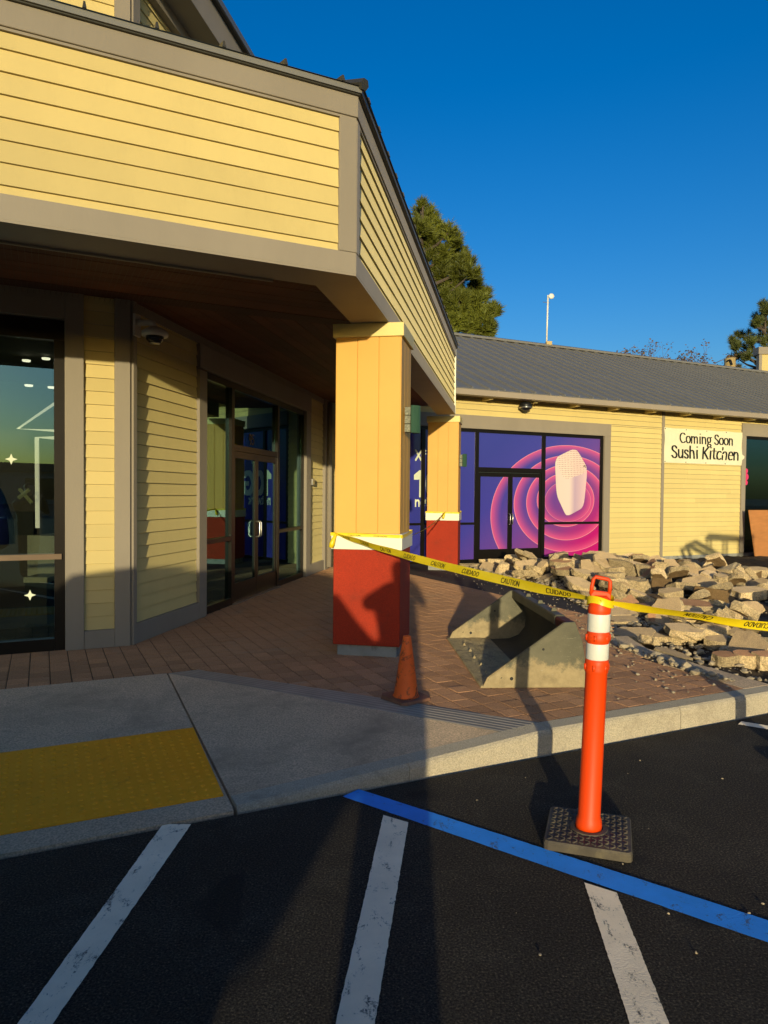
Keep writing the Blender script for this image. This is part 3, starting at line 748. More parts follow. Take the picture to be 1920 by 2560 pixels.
# entrance storefront on E
sf = part('entrance_frame', M['bronze'], bld,
     (FE, 0, 4.13, -.12, -.02, 3.0, 3.08), (FE, 0, .05, -.12, -.02, .15, 2.999), (FE, 4.08, 4.13, -.12, -.02, .15, 2.999),
     (FE, .86, .95, -.12, -.015, .15, 2.999), (FE, 2.70, 2.79, -.12, -.015, .15, 2.999),
     (FE, .951, 2.699, -.12, -.018, 2.19, 2.27), (FE, .051, .859, -.12, -.018, 1.0, 1.055), (FE, 2.791, 4.079, -.12, -.018, 1.0, 1.055),
     (FE, .051, .859, -.12, -.018, .15, .24), (FE, 2.791, 4.079, -.12, -.018, .15, .24))
for a, b_, z0, z1 in ((.051, .859, .241, .999), (.051, .859, 1.056, 2.999), (2.791, 4.079, .241, .999), (2.791, 4.079, 1.056, 2.999), (.951, 2.699, 2.271, 2.999)):
    pane(FE, a, b_, z0, z1, -.06, M['glass'], sf)
double_door(FE, .955, 1.825, 2.695, 2.185, M['glass'], bld, d=-.03)
part('threshold', M['steel'], bld, (FE, .9, 2.75, -.1, .03, .15, .166))
b = MB(); lettering(b, '95', .2, (.13, .09), lambda x, y, k: FE(1.58 + x, -.055, 2.32 + y)); b.build('number', M['bronze'], bld)
# front window on F
ff = part('window_frame', M['bronze'], bld,
     (FF, -3.4, -.571, -.12, -.02, 3.02, 3.2), (FF, -.66, -.571, -.12, -.02, .15, 3.019), (FF, -3.4, -.661, -.12, -.02, .15, .26))
part('mid_rail', M['midrail'], bld, (FF, -3.4, -.6, -.06, .0, 1.0, 1.05))
part('window_head', M['taupe'], bld, (FF, -3.4, -.571, -.1, .03, 3.21, WT))
for z0, z1 in ((.261, .999), (1.051, 3.019)): pane(FF, -3.4, -.661, z0, z1, -.07, M['glass'], ff)
def star(b, fr, t, z, r, d):
    pts = [(r, 0), (.28 * r, .28 * r), (0, r), (-.28 * r, .28 * r), (-r, 0), (-.28 * r, -.28 * r), (0, -r), (.28 * r, -.28 * r)]
    b.add([fr(t + x, d, z + y) for x, y in pts], [list(range(8))])
def on_pl(fr, u, v, d=0):
    n = np.array([fr.n[0], fr.n[1], 0]); P = np.array(fr(0, d, 0)); dd = ray(u, v); k = ((P - C0) @ n) / (dd @ n); p = C0 + dd * k
    return fr.uv(p)[0], p[2]
for u, v in ((28, 1148), (75, 1488)):
    t, z = on_pl(FF, u, v, -.062); b = MB(); star(b, FF, t, z, .05, -.062); b.build('star_sticker', M['sticker'], ff)
# shop interior seen through the glass
room = empty('shop_interior', FF(-2, -3, .15)); room.parent = bld; room.location = Vector(FF(-2, -3, .15)) - Vector(bld.location)
def ipart(name, mat, *bx, **k): return part(name, mat, room, *bx, **k)
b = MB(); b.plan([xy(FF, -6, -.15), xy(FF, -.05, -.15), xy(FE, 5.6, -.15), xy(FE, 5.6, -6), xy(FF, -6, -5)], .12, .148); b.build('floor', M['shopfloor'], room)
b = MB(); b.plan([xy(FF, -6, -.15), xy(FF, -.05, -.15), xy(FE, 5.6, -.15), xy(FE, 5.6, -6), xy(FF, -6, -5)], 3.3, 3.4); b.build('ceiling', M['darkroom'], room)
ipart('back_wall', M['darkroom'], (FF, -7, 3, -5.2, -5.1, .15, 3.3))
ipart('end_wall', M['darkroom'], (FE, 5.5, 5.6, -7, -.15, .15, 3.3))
def world_box(x0, x1, y0, y1, z0, z1): return ((lambda t, d, z: (t, d, z)), x0, x1, y0, y1, z0, z1)
def at(u, v, y): return tuple(dep(u, v, y))
def tubepx(name, pts, y, r, mat):
    b = MB(); b.tube([at(u, v, y) for u, v in pts], r, 6); return b.build(name, mat, room)
tubepx('light_tube', [(142, 1005), (44, 1072), (142, 1077)], 9.2, .018, M['led'])
tubepx('light_tube', [(142, 1095), (92, 1094), (94, 1320)], 9.0, .026, M['led'])
for u, v in ((66, 904), (115, 899), (72, 966), (130, 971)):
    p = at(u, v, 8.8); b = MB(); b.lathe([(.045, 0), (.05, .02)], (p[0], p[1], p[2]), 12); b.build('downlight', M['spot'], room)
p = at(62, 1240, 8.6); b = MB(); b.tube([at(48, 1222, 8.6), at(80, 1258, 8.6)], .022, 4); b.tube([at(74, 1223, 8.58), at(46, 1245, 8.58)], .022, 4); b.build('wall_letter', M['sticker'], room)
p = at(105, 1470, 7.9); b = MB(); b.plan([(p[0] - .14, p[1] - .1), (p[0] + .1, p[1] - .1), (p[0] + .1, p[1] + .25), (p[0] - .14, p[1] + .25)], .15, .62); b.build('display_stand', M['darkroom'], room)
b = MB(); b.plan([(p[0] - .15, p[1] - .11), (p[0] + .11, p[1] - .11), (p[0] + .11, p[1] + .26), (p[0] - .15, p[1] + .26)], .62, .68); b.build('stand_top', M['whitefit'], room)
p = at(4, 1300, 7.4); b = MB(); b.lathe([(.22, -.25), (.20, 0), (.12, .25), (.05, .4)], (p[0] - .1, p[1], p[2]), 14); b.build('blue_balloon', M['bluefab'], room, smooth=True)
p = at(56, 1300, 10.2); b = MB(); b.box((lambda t, d, z: (t, d, z)), p[0] - .16, p[0] + .16, p[1], p[1] + .1, p[2] - .22, p[2] + .12); b.build('wall_screen', M['black'], room)
# things behind the entrance
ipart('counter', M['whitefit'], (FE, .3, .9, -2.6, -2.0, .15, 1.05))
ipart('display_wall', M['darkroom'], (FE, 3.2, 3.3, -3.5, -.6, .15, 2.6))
ipart('display_table', M['whitefit'], (FE, 1.6, 2.4, -2.6, -1.8, .9, .95)); ipart('table_leg', M['darkroom'], (FE, 1.95, 2.05, -2.25, -2.15, .15, .9))
# small fittings on the entrance wall
b = MB(); b.box(FE, 4.47, 4.58, .0, .05, 1.78, 1.90); o = b.build('wall_box', M['steel'], None, loc=FE(4.5, 0, 1.8), bevel=.006)
tag(o, 'small metal box on the yellow wall right of the entrance doors', 'electrical box')
b = MB(); b.tube([FE(5.47, .1, 3.4), FE(5.47, .1, .2)], .045, 10); o = b.build('downspout', M['taupe'], None, loc=FE(5.47, .1, .15), smooth=True)
tag(o, 'taupe downspout in the inner corner behind the near pillar', 'downspout')

# ------------------------------------------------------------------ pillars
def pillar(name, x, y, label):
    """x, y: front right corner of the red base"""
    fr = Frame(x, y, 10.3); W = .62                        # t goes back, d: 0 is right face, -W left face
    p = empty(name, fr(W / 2, -W / 2, .15), label, 'pillar', 'pillars carrying the canopy')
    part('footing', M['footing'], p, (fr, .03, W - .03, -W + .035, -.03, .12, .262), bevel=.004)
    part('plinth', M['red'], p, (fr, 0, W, -W, 0, .25, 1.128), bevel=.006)
    part('band', M['white'], p, (fr, -.018, W + .018, -W - .018, .018, 1.125, 1.27), bevel=.004)
    part('shaft_core', M['ochre'], p, (fr, .02, W - .02, -W + .02, -.02, 1.271, 3.04))
    # grooved panel boards of the shaft
    for face in range(4):
        for k in range(3):
            a, b_ = .012 + k * (W - .024) / 3 + .003, .012 + (k + 1) * (W - .024) / 3 - .003
            box = {0: (fr, .008, .019, -W + a, -W + b_), 1: (fr, a, b_, -.0195, -.008), 2: (fr, W - .019, W - .008, -W + a, -W + b_), 3: (fr, a, b_, -W + .008, -W + .0195)}[face]
            part('shaft_board', M['ochre'], p, (*box, 1.272, 3.042), bevel=.002)
    part('cap', M['cream'], p, (fr, -.015, W + .015, -W - .015, .015, 3.043, 3.164), bevel=.004)
    return p, fr
P1, fr1 = pillar('pillar', .15, 6.37, 'ochre pillar with red plinth behind the small traffic cone, caution tape round it')
P2, fr2 = pillar('pillar', 1.447, 13.835, 'ochre pillar with red plinth in front of the purple window graphics')
def wall_lamp(fr, t, z, label):
    o = empty('wall_lamp', fr(t, 0, z), label, 'wall lamp', 'green lamps on the pillars')
    for k in range(3): part('backing_block', M['speckle'], o, (fr, t - .05, t + .05, .0, .055, z - .118 + k * .078, z - .118 + k * .078 + .073), bevel=.004)
    b = MB(); N = 8
    outer = [(.056 + .075 * math.sin(math.pi * i / N), -.075 + .15 * i / N) for i in range(N + 1)]
    inner = [(.05 + .068 * math.sin(math.pi * i / N), -.068 + .136 * i / N) for i in range(N + 1)]
    loop = outer + inner[::-1]
    b.hexa([fr(t + q, d + .01, z - .125) for d, q in loop], [fr(t + q, d + .01, z + .125) for d, q in loop]); b.build('shade', M['green'], o)
wall_lamp(fr1, .22, 2.32, 'green half-round lamp on the side of the near pillar')
wall_lamp(fr2, .22, 2.31, 'green half-round lamp on the side of the far pillar')

# security camera on the corner post
cp = np.array(FE(-1.645, .035, 3.22))
sc_ = empty('security_camera', cp, 'white dome security camera on a bracket at the corner post', 'security camera')
part('mount_plate', M['camwhite'], sc_, (FE, -1.70, -1.59, .036, .06, 3.12, 3.33), bevel=.004)
b = MB(); b.tube([FE(-1.645, .06, 3.25), FE(-1.645, .17, 3.25), FE(-1.645, .215, 3.235), FE(-1.645, .23, 3.20)], .03, 10); b.build('bracket', M['camwhite'], sc_, smooth=True)
c_ = FE(-1.645, .235, 3.10)
b = MB(); b.lathe([(.05, .105), (.075, .09), (.122, .06), (.125, .035), (.12, .015)], (c_[0], c_[1], c_[2]), 24); b.build('housing', M['camwhite'], sc_, smooth=True)
b = MB(); b.lathe([(.085, .014), (.08, -.02), (.055, -.045), (.02, -.055)], (c_[0], c_[1], c_[2]), 20); b.build('dome', M['carglass'], sc_, smooth=True)
b = MB(); b.lathe([(.05, -.047), (.052, -.053), (.03, -.057)], (c_[0], c_[1], c_[2]), 16); b.build('lens_ring', M['steel'], sc_, smooth=True)

# ------------------------------------------------------------------ the wing with the purple storefront
wing = empty('wing_building', FC(4, 0, 0), 'long yellow shop wing with grey seamed roof and purple window graphics', 'building')
def print_mat():
    mt, t, b = new_mat('window_graphic_print')
    uv = nd(t, 'ShaderNodeTexCoord').outputs['UV']
    sp = nd(t, 'ShaderNodeSeparateXYZ'); t.links.new(uv, sp.inputs[0]); X, Z = sp.outputs[0], sp.outputs[1]
    g = math_(t, 'ADD', math_(t, 'MULTIPLY', X, .19), math_(t, 'MULTIPLY_ADD', Z, -.22, .42))
    col = ramp(t, g, [(-.0, (.040, .045, .30)), (.25, (.055, .05, .33)), (.5, (.13, .055, .31)), (.72, (.22, .05, .25)), (.98, (.50, .012, .17))])
    for ct, cz, rt_, rz, st in ((2.92, 1.16, 2.2, 1.67, .9), (2.93, 1.44, 1.58, 1.15, .95), (2.90, 1.47, 1.20, .90, 1.), (2.86, 1.53, .86, .64, 1.), (2.92, 1.50, .70, .49, .55)):
        dx = math_(t, 'MULTIPLY_ADD', X, 1 / rt_, -ct / rt_); dz = math_(t, 'MULTIPLY_ADD', Z, 1 / rz, -cz / rz)
        e = math_(t, 'SQRT', math_(t, 'ADD', math_(t, 'MULTIPLY', dx, dx), math_(t, 'MULTIPLY', dz, dz)))
        wd = .30 / rt_
        fall = math_(t, 'MULTIPLY_ADD', e, 1 / wd, -(1 - wd) / wd, clamp=True)
        ins = math_(t, 'LESS_THAN', e, 1.0)
        i1 = math_(t, 'MULTIPLY', math_(t, 'MULTIPLY', math_(t, 'POWER', fall, 1.6), ins), st)
        col = mixc(t, i1, col, (.72, .10, .26))
        wl = .022 / rt_
        rim = math_(t, 'MULTIPLY', math_(t, 'MULTIPLY_ADD', e, 1 / wl, -(1 - wl) / wl, clamp=True), ins)
        col = mixc(t, math_(t, 'MULTIPLY', rim, .55 * st), col, (.9, .55, .50))
    t.links.new(col, b.inputs['Base Color']); b.inputs['Roughness'].default_value = .1; b.inputs['Specular IOR Level'].default_value = .5
    return mt
M['print'] = print_mat()
WB = .06
T0, T1 = -3.2, 14.0
wallC = part('wall', M['taupe'], wing, (FC, -3.2, -1.95, -.3, -.02, WB, 3.9), (FC, 4.14, 8.83, -.3, -.02, WB, 3.9), (FC, -1.95, 4.14, -.3, -.02, 3.38, 3.9), (FC, 8.83, T1, -.3, -.02, 3.62, 3.9))
# lapped boards: beside the storefront, above it, between trims
boards(FC, -3.2, -1.95, .1, 3.85, M['yellow'], wallC, d=-.018, joints=False)
boards(FC, 4.152, 5.868, .1, 3.385, M['yellow'], wallC, d=-.018, joints=False, gap=.006)
boards(FC, -1.95, 5.868, 3.388, 3.87, M['yellow'], wallC, d=-.018, gap=.006)
boards(FC, 5.962, 8.828, .1, 3.87, M['yellow'], wallC, d=-.018, gap=.006)
boards(FC, 8.83, T1, 3.66, 3.87, M['yellow'], wallC, d=-.018)
part('vertical_trim', M['taupe'], wing, (FC, 5.87, 5.96, -.02, .014, .1, 3.86), bevel=.003)
part('window_casing', M['taupe'], wing, (FC, 3.955, 4.15, -.1, .03, .12, 3.09), bevel=.003)
part('header_board', M['taupe'], wing, (FC, -1.95, 4.15, -.1, .034, 3.092, 3.385), bevel=.003)
part('window_casing', M['taupe'], wing, (FC, 8.83, 8.99, -.1, .03, .12, 3.31), bevel=.003)
part('header_board', M['taupe'], wing, (FC, 8.83, T1, -.1, .034, 3.312, 3.65), bevel=.003)
part('base_course', M['footing'], wing, (FC, 4.1, T1, -.3, -.005, -.2, .1))
# storefront frame, doors and printed panes
MUL = [(-1.95, -1.86), (-1.075, -.985), (.28, .37), (2.11, 2.21), (3.87, 3.953)]
st = part('storefront_frame', M['bronze'], wing, (FC, -1.95, 3.953, -.12, -.02, 3.02, 3.09),
     *[(FC, a, b_, -.12, -.015, .12, 3.019) for a, b_ in MUL], (FC, .371, 2.109, -.12, -.018, 2.14, 2.25),
     (FC, -1.859, -1.076, -.12, -.018, .97, 1.02), (FC, -.984, .279, -.12, -.018, .97, 1.02), (FC, 2.211, 3.869, -.12, -.018, .955, 1.01),
     (FC, -1.859, -1.076, -.12, -.018, .12, .2), (FC, -.984, .279, -.12, -.018, .12, .2), (FC, 2.211, 3.869, -.12, -.018, .12, .2))
for a, b_, z0, z1 in ((-1.859, -1.076, .201, .969), (-1.859, -1.076, 1.021, 3.019), (-.984, .279, .201, .969), (-.984, .279, 1.021, 3.019), (.371, 2.109, 2.251, 3.019), (2.211, 3.869, .201, .954), (2.211, 3.869, 1.011, 3.019)):
    pane(FC, a, b_, z0, z1, -.045, M['print'], st, 'printed_pane')
double_door(FC, .375, 1.24, 2.105, 2.135, M['print'], wing, d=-.03, hz=(.97, 1.21), zb=.15, rail=.26)
# white lettering on the left panes (partly behind the pillars)
def fct(t0, z0, d=-.0435): return lambda x, y, k: FC(t0 + x, d + .0001 * (k % 5), z0 + y)
for s_, t0, z0, sz, pen in (('Xfinity', -1.22, 2.36, .30, (.10, .10)), ('10G', -1.22, 1.62, .68, (.16, .15)), ('network', -1.22, 1.38, .26, (.12, .12))):
    b = MB(); lettering(b, s_, sz, pen, fct(t0, z0)); b.build('window_lettering', M['sticker'], st)
# the device in the picture: flat print on the big pane
def zc(x, y): return on_pl(FC, 1100 + x * .30139, 1000 + y * .30139, -.044)
def rounded(pts, r=.16, n=4):
    out = []; k = len(pts)
    for i in range(k):
        p, a, c = map(np.array, (pts[i], pts[i - 1], pts[(i + 1) % k]))
        u0, u1 = p + (a - p) * r, p + (c - p) * r
        for j in range(n + 1):
            s = j / n; out.append(tuple((1 - s) ** 2 * u0 + 2 * s * (1 - s) * p + s * s * u1))
    return out
def grad_mat(name, a, b_, u0, u1, dots=False, axis=0):
    mt, t, b = new_mat(name)
    uv = nd(t, 'ShaderNodeTexCoord').outputs['UV']; sp = nd(t, 'ShaderNodeSeparateXYZ'); t.links.new(uv, sp.inputs[0])
    f = math_(t, 'MULTIPLY_ADD', sp.outputs[axis], 1 / (u1 - u0), -u0 / (u1 - u0), clamp=True)
    col = ramp(t, f, [(0, a[0]), (.45, a[1]), (.62, a[2]), (1, a[3])])
    if dots:
        v = nd(t, 'ShaderNodeTexVoronoi'); v.inputs['Scale'].default_value = 22; v.inputs['Randomness'].default_value = .12; t.links.new(uv, v.inputs[0])
        col = mixc(t, math_(t, 'LESS_THAN', v.outputs['Distance'], .26), col, (.42, .20, .20))
    t.links.new(col, b.inputs['Base Color']); b.inputs['Roughness'].default_value = .35
    return mt
tl_, tr_ = zc(952, 600)[0], zc(1222, 600)[0]
M['dev_body'] = grad_mat('device_body_print', [(.72, .60, .52), (.80, .62, .55), (.52, .36, .46), (.78, .52, .52)], 0, tl_, tr_)
M['dev_top'] = grad_mat('device_top_print', [(.82, .66, .55)] * 2 + [(.80, .60, .52)] * 2, 0, tl_, tr_, True)
for nm, pts, dd, mt_, rr in (('device_shadow', [(985, 880), (1090, 990), (1215, 915), (1200, 800), (1010, 800)], -.0437, M['ink'], .3),
                     ('device_body', [(952, 480), (966, 790), (1042, 955), (1075, 955), (1192, 890), (1224, 560), (1120, 430)], -.0425, M['dev_body'], .24),
                     ('device_top', [(953, 480), (1098, 408), (1140, 418), (1223, 565), (1190, 612), (1052, 656), (1020, 640)], -.0415, M['dev_top'], .28)):
    if nm == 'device_shadow': continue
    P_ = [zc(*q) for q in rounded(pts, rr)]
    b = MB(); b.add([FC(t, dd, z) for t, z in P_], [list(range(len(P_)))]); b.build(nm, mt_, st, uv=lambda p: (FC.uv(p)[0], p[2]))
t, z = zc(1200, 552); b = MB(); b.tube([FC(t - .05, -.041, z), FC(t + .05, -.041, z + .02)], .006, 4); b.tube([FC(t - .02, -.041, z + .04), FC(t + .03, -.041, z - .03)], .006, 4); b.build('device_mark', M['ink'], st)
# dark window at the right end
part('window_frame', M['bronze'], wing, (FC, 8.991, 9.05, -.12, -.02, .12, 3.31), (FC, 9.051, T1, -.12, -.02, 3.24, 3.31), (FC, 9.051, T1, -.12, -.02, .12, .2))
wp_ = pane(FC, 9.051, T1, .201, 3.239, -.06, M['glass'], wing)
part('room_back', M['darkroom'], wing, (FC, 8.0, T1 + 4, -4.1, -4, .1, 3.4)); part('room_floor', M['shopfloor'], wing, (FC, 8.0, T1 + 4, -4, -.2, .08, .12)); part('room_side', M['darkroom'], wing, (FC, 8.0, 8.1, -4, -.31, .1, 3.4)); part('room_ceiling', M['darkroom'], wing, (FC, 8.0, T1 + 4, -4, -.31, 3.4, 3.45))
b = MB()
for k, (dz, r) in enumerate(((.16, .07), (0, .10), (-.16, .07))):
    t, z = on_pl(FC, 1866, 1192, -.05); b.lathe([(r, 0), (r, .012)], (0, 0, 0), 14)
    for i in range(len(b.v) - 28, len(b.v)):
        x, y, zz = b.v[i]; b.v[i] = FC(t - .02 + x, -.055 + zz, z + dz + y)
o = b.build('window_sign', M['pinksign'], None, loc=FC(9.06, -.055, 1.7)); tag(o, 'pink scalloped sign in the dark window beside the banner', 'sign')
# roof of the wing: panels with standing seams
OV = .42; ZE = 3.905; PT = .435; DD = 5.65 + OV
ridge_z = ZE + PT * DD
wroof = empty('wing_roof', FC(4, -2, 4)); wroof.parent = wing; wroof.location = Vector(FC(4, -2, 4)) - Vector(wing.location)
kk = 0; tt = -.122 - .414 * 8 + .05
pan = None
tgt = T1 + 14
while tt < tgt:
    g = Frame(0, 0, 64.5)
    if pan is None:
        m_ = MB(); w_ = .414
        e0, e1 = (0, OV, ZE), (0, OV - DD, ridge_z)
        def sl(t, d0, z0, d1, z1): return
        sect = [(0, 0), (w_ - .03, 0), (w_ - .026, .04), (w_ - .006, .04), (w_ - .002, 0)]
        vs = [g(x, OV, ZE + h) for x, h in sect] + [g(x, OV - DD, ridge_z + h) for x, h in sect] + [g(x, OV, ZE - .012) for x in (0, w_ - .002)]
        m_.add(vs, [[i, i + 1, 6 + i, 5 + i] for i in range(4)] + [[0, 10, 11, 4, 3, 2, 1]])
        o = m_.build('roof_panel', M['roof'], wroof); o.data.transform(Matrix.Translation(root_loc(wroof))); pan = o.data
    else:
        o = bpy.data.objects.new('roof_panel', pan); COL.objects.link(o); o.parent = wroof
    o.location = Vector(FC(tt, 0, 0)) - root_loc(wroof)
    tt += .414; kk += 1
tl0 = -.122 - .414 * 8 + .05
b = MB(); L = [(tl0, OV - DD + .12, ridge_z - .01), (tl0, OV - DD + .12, ridge_z + .05), (tl0, OV - DD, ridge_z + .10), (tl0, OV - DD - .12, ridge_z + .05), (tl0, OV - DD - .12, ridge_z - .01)]
b.hexa([FC(t, d, z) for t, d, z in L], [FC(tgt, d, z) for t, d, z in L]); b.build('ridge_cap', M['roof'], wroof)
b = MB(); b.add([FC(tl0, OV - DD, ridge_z), FC(tgt, OV - DD, ridge_z), FC(tgt, OV - 2 * DD, ZE), FC(tl0, OV - 2 * DD, ZE)], [[0, 1, 2, 3]]); b.build('rear_slope', M['roof'], wroof)
b = MB(); prof = [(OV + .10, ZE - .035), (OV + .10, ZE - .155), (OV + .02, ZE - .165), (OV - .04, ZE - .165), (OV - .04, ZE - .14), (OV + .015, ZE - .14), (OV + .085, ZE - .13), (OV + .085, ZE - .035)]
b.hexa([FC(tl0, d, z) for d, z in prof], [FC(tgt, d, z) for d, z in prof]); b.build('gutter', M['gutter'], wing)
part('eave_flashing', M['roofdark'], wing, (FC, tl0, tgt, OV - .02, OV + .012, ZE - .10, ZE - .0125))
part('eave_soffit', M['taupe'], wing, (FC, tl0, tgt, -.02, OV - .045, ZE - .045, ZE - .03))
for k in range(14):
    t = .42 + k * 1.21 - 1.21 * 2
    b = MB(); b.hexa([FC(t, -.01, ZE - .05), FC(t, OV - .05, ZE - .05), FC(t, OV - .05, ZE - .12), FC(t, OV - .12, ZE - .19), FC(t, -.01, ZE - .19)], [FC(t + .09, -.01, ZE - .05), FC(t + .09, OV - .05, ZE - .05), FC(t + .09, OV - .05, ZE - .12), FC(t + .09, OV - .12, ZE - .19), FC(t + .09, -.01, ZE - .19)])
    b.build('rafter_tail', M['cream'], wing)
for k in range(8):
    t = .8 + k * 1.25 * 1.35 - 2
    part('gutter_strap', M['gutter'], wing, (FC, t, t + .03, OV - .02, OV + .105, ZE - .034, ZE - .02))
b = MB(); c_ = FC(1.45, .22, ZE - .30)
b.lathe([(.03, .13), (.10, .12), (.14, .08), (.145, .02), (.12, -.03), (.05, -.07)], c_, 18); o = b.build('eave_camera', M['black'], None, loc=(c_[0], c_[1], c_[2]), smooth=True)
tag(o, 'black dome camera hanging under the eave above the purple storefront', 'security camera')
b = MB(); b.lathe([(.147, .015), (.150, .0), (.147, -.012)], c_, 18); b.build('trim_ring', M['steel'], o, smooth=True)

# ------------------------------------------------------------------ banner
bo = on_pl(FC, 1660, 1067, .03)
tb0, tb1, zb0, zb1 = 5.93, 8.96, 2.50, 3.40
ban = empty('banner', FC(tb0, .02, zb0), 'cream Coming Soon Sushi Kitchen banner on the yellow wall', 'banner')
def wav(t, z): 
    x, y = (t - tb0) / (tb1 - tb0), (z - zb0) / (zb1 - zb0)
    return .022 + .010 * math.sin(x * 9 + y * 3) * math.sin(math.pi * y) + .007 * math.sin(x * 23 - y * 6) * (1 - y) + .006 * math.sin(x * 5 + y * 11)
b = MB(); NX, NY = 60, 18
vs = [FC(tb0 + (tb1 - tb0) * i / NX, wav(tb0 + (tb1 - tb0) * i / NX, zb0 + (zb1 - zb0) * j / NY), zb0 + (zb1 - zb0) * j / NY - .012 * math.sin(math.pi * ((i / NX * 4) % 1)) * (j / NY > .9)) for j in range(NY + 1) for i in range(NX + 1)]
b.add(vs, [[j * (NX + 1) + i, j * (NX + 1) + i + 1, (j + 1) * (NX + 1) + i + 1, (j + 1) * (NX + 1) + i] for j in range(NY) for i in range(NX)])
b.build('sheet', M['banner'], ban, smooth=True)
def bfn(t0, z0): return lambda x, y, k: FC(t0 + x, wav(t0 + x, z0 + y) + .009 + .0002 * (k % 6), z0 + y)
for s_, sz, z0, tc in (('Coming Soon', .365, 3.03, 7.47), ('Sushi Kitchen', .44, 2.635, 7.44)):
    x_ = 0
    for word in s_.split(' '):
        b = MB(); lettering(b, word, sz, (.125, .04), bfn(tc - text_width(s_) * sz / 2 + x_, z0)); b.build('lettering', M['ink'], ban)
        x_ += (text_width(word) + GL[' '][0]) * sz
for k in range(5):
    for z in (zb0 + .03, zb1 - .03):
        t = tb0 + .03 + k * (tb1 - tb0 - .06) / 4; b = MB(); b.lathe([(.014, 0), (.014, .004)], (0, 0, 0), 10)
        b.v = [FC(t + x, wav(t, z) + .004 + zz, z + y) for x, y, zz in b.v]; b.build('grommet', M['bronze'], ban)
# plywood sheet leaning in front of the end window
g = Frame(*FC(8.72, .55, 0)[:2], 64.5)
b = MB(); b.hexa([g(0, .0, .05), g(2.44, 0, .05), g(2.44, .02, .05), g(0, .02, .05)], [g(0, -.22, 1.29), g(2.44, -.22, 1.29), g(2.44, -.2, 1.29), g(0, -.2, 1.29)])
o = b.build('plywood_sheet', M['plywood'], None, loc=g(0, 0, .05)); tag(o, 'orange-brown plywood sheet leaning against the dark end window', 'plywood')

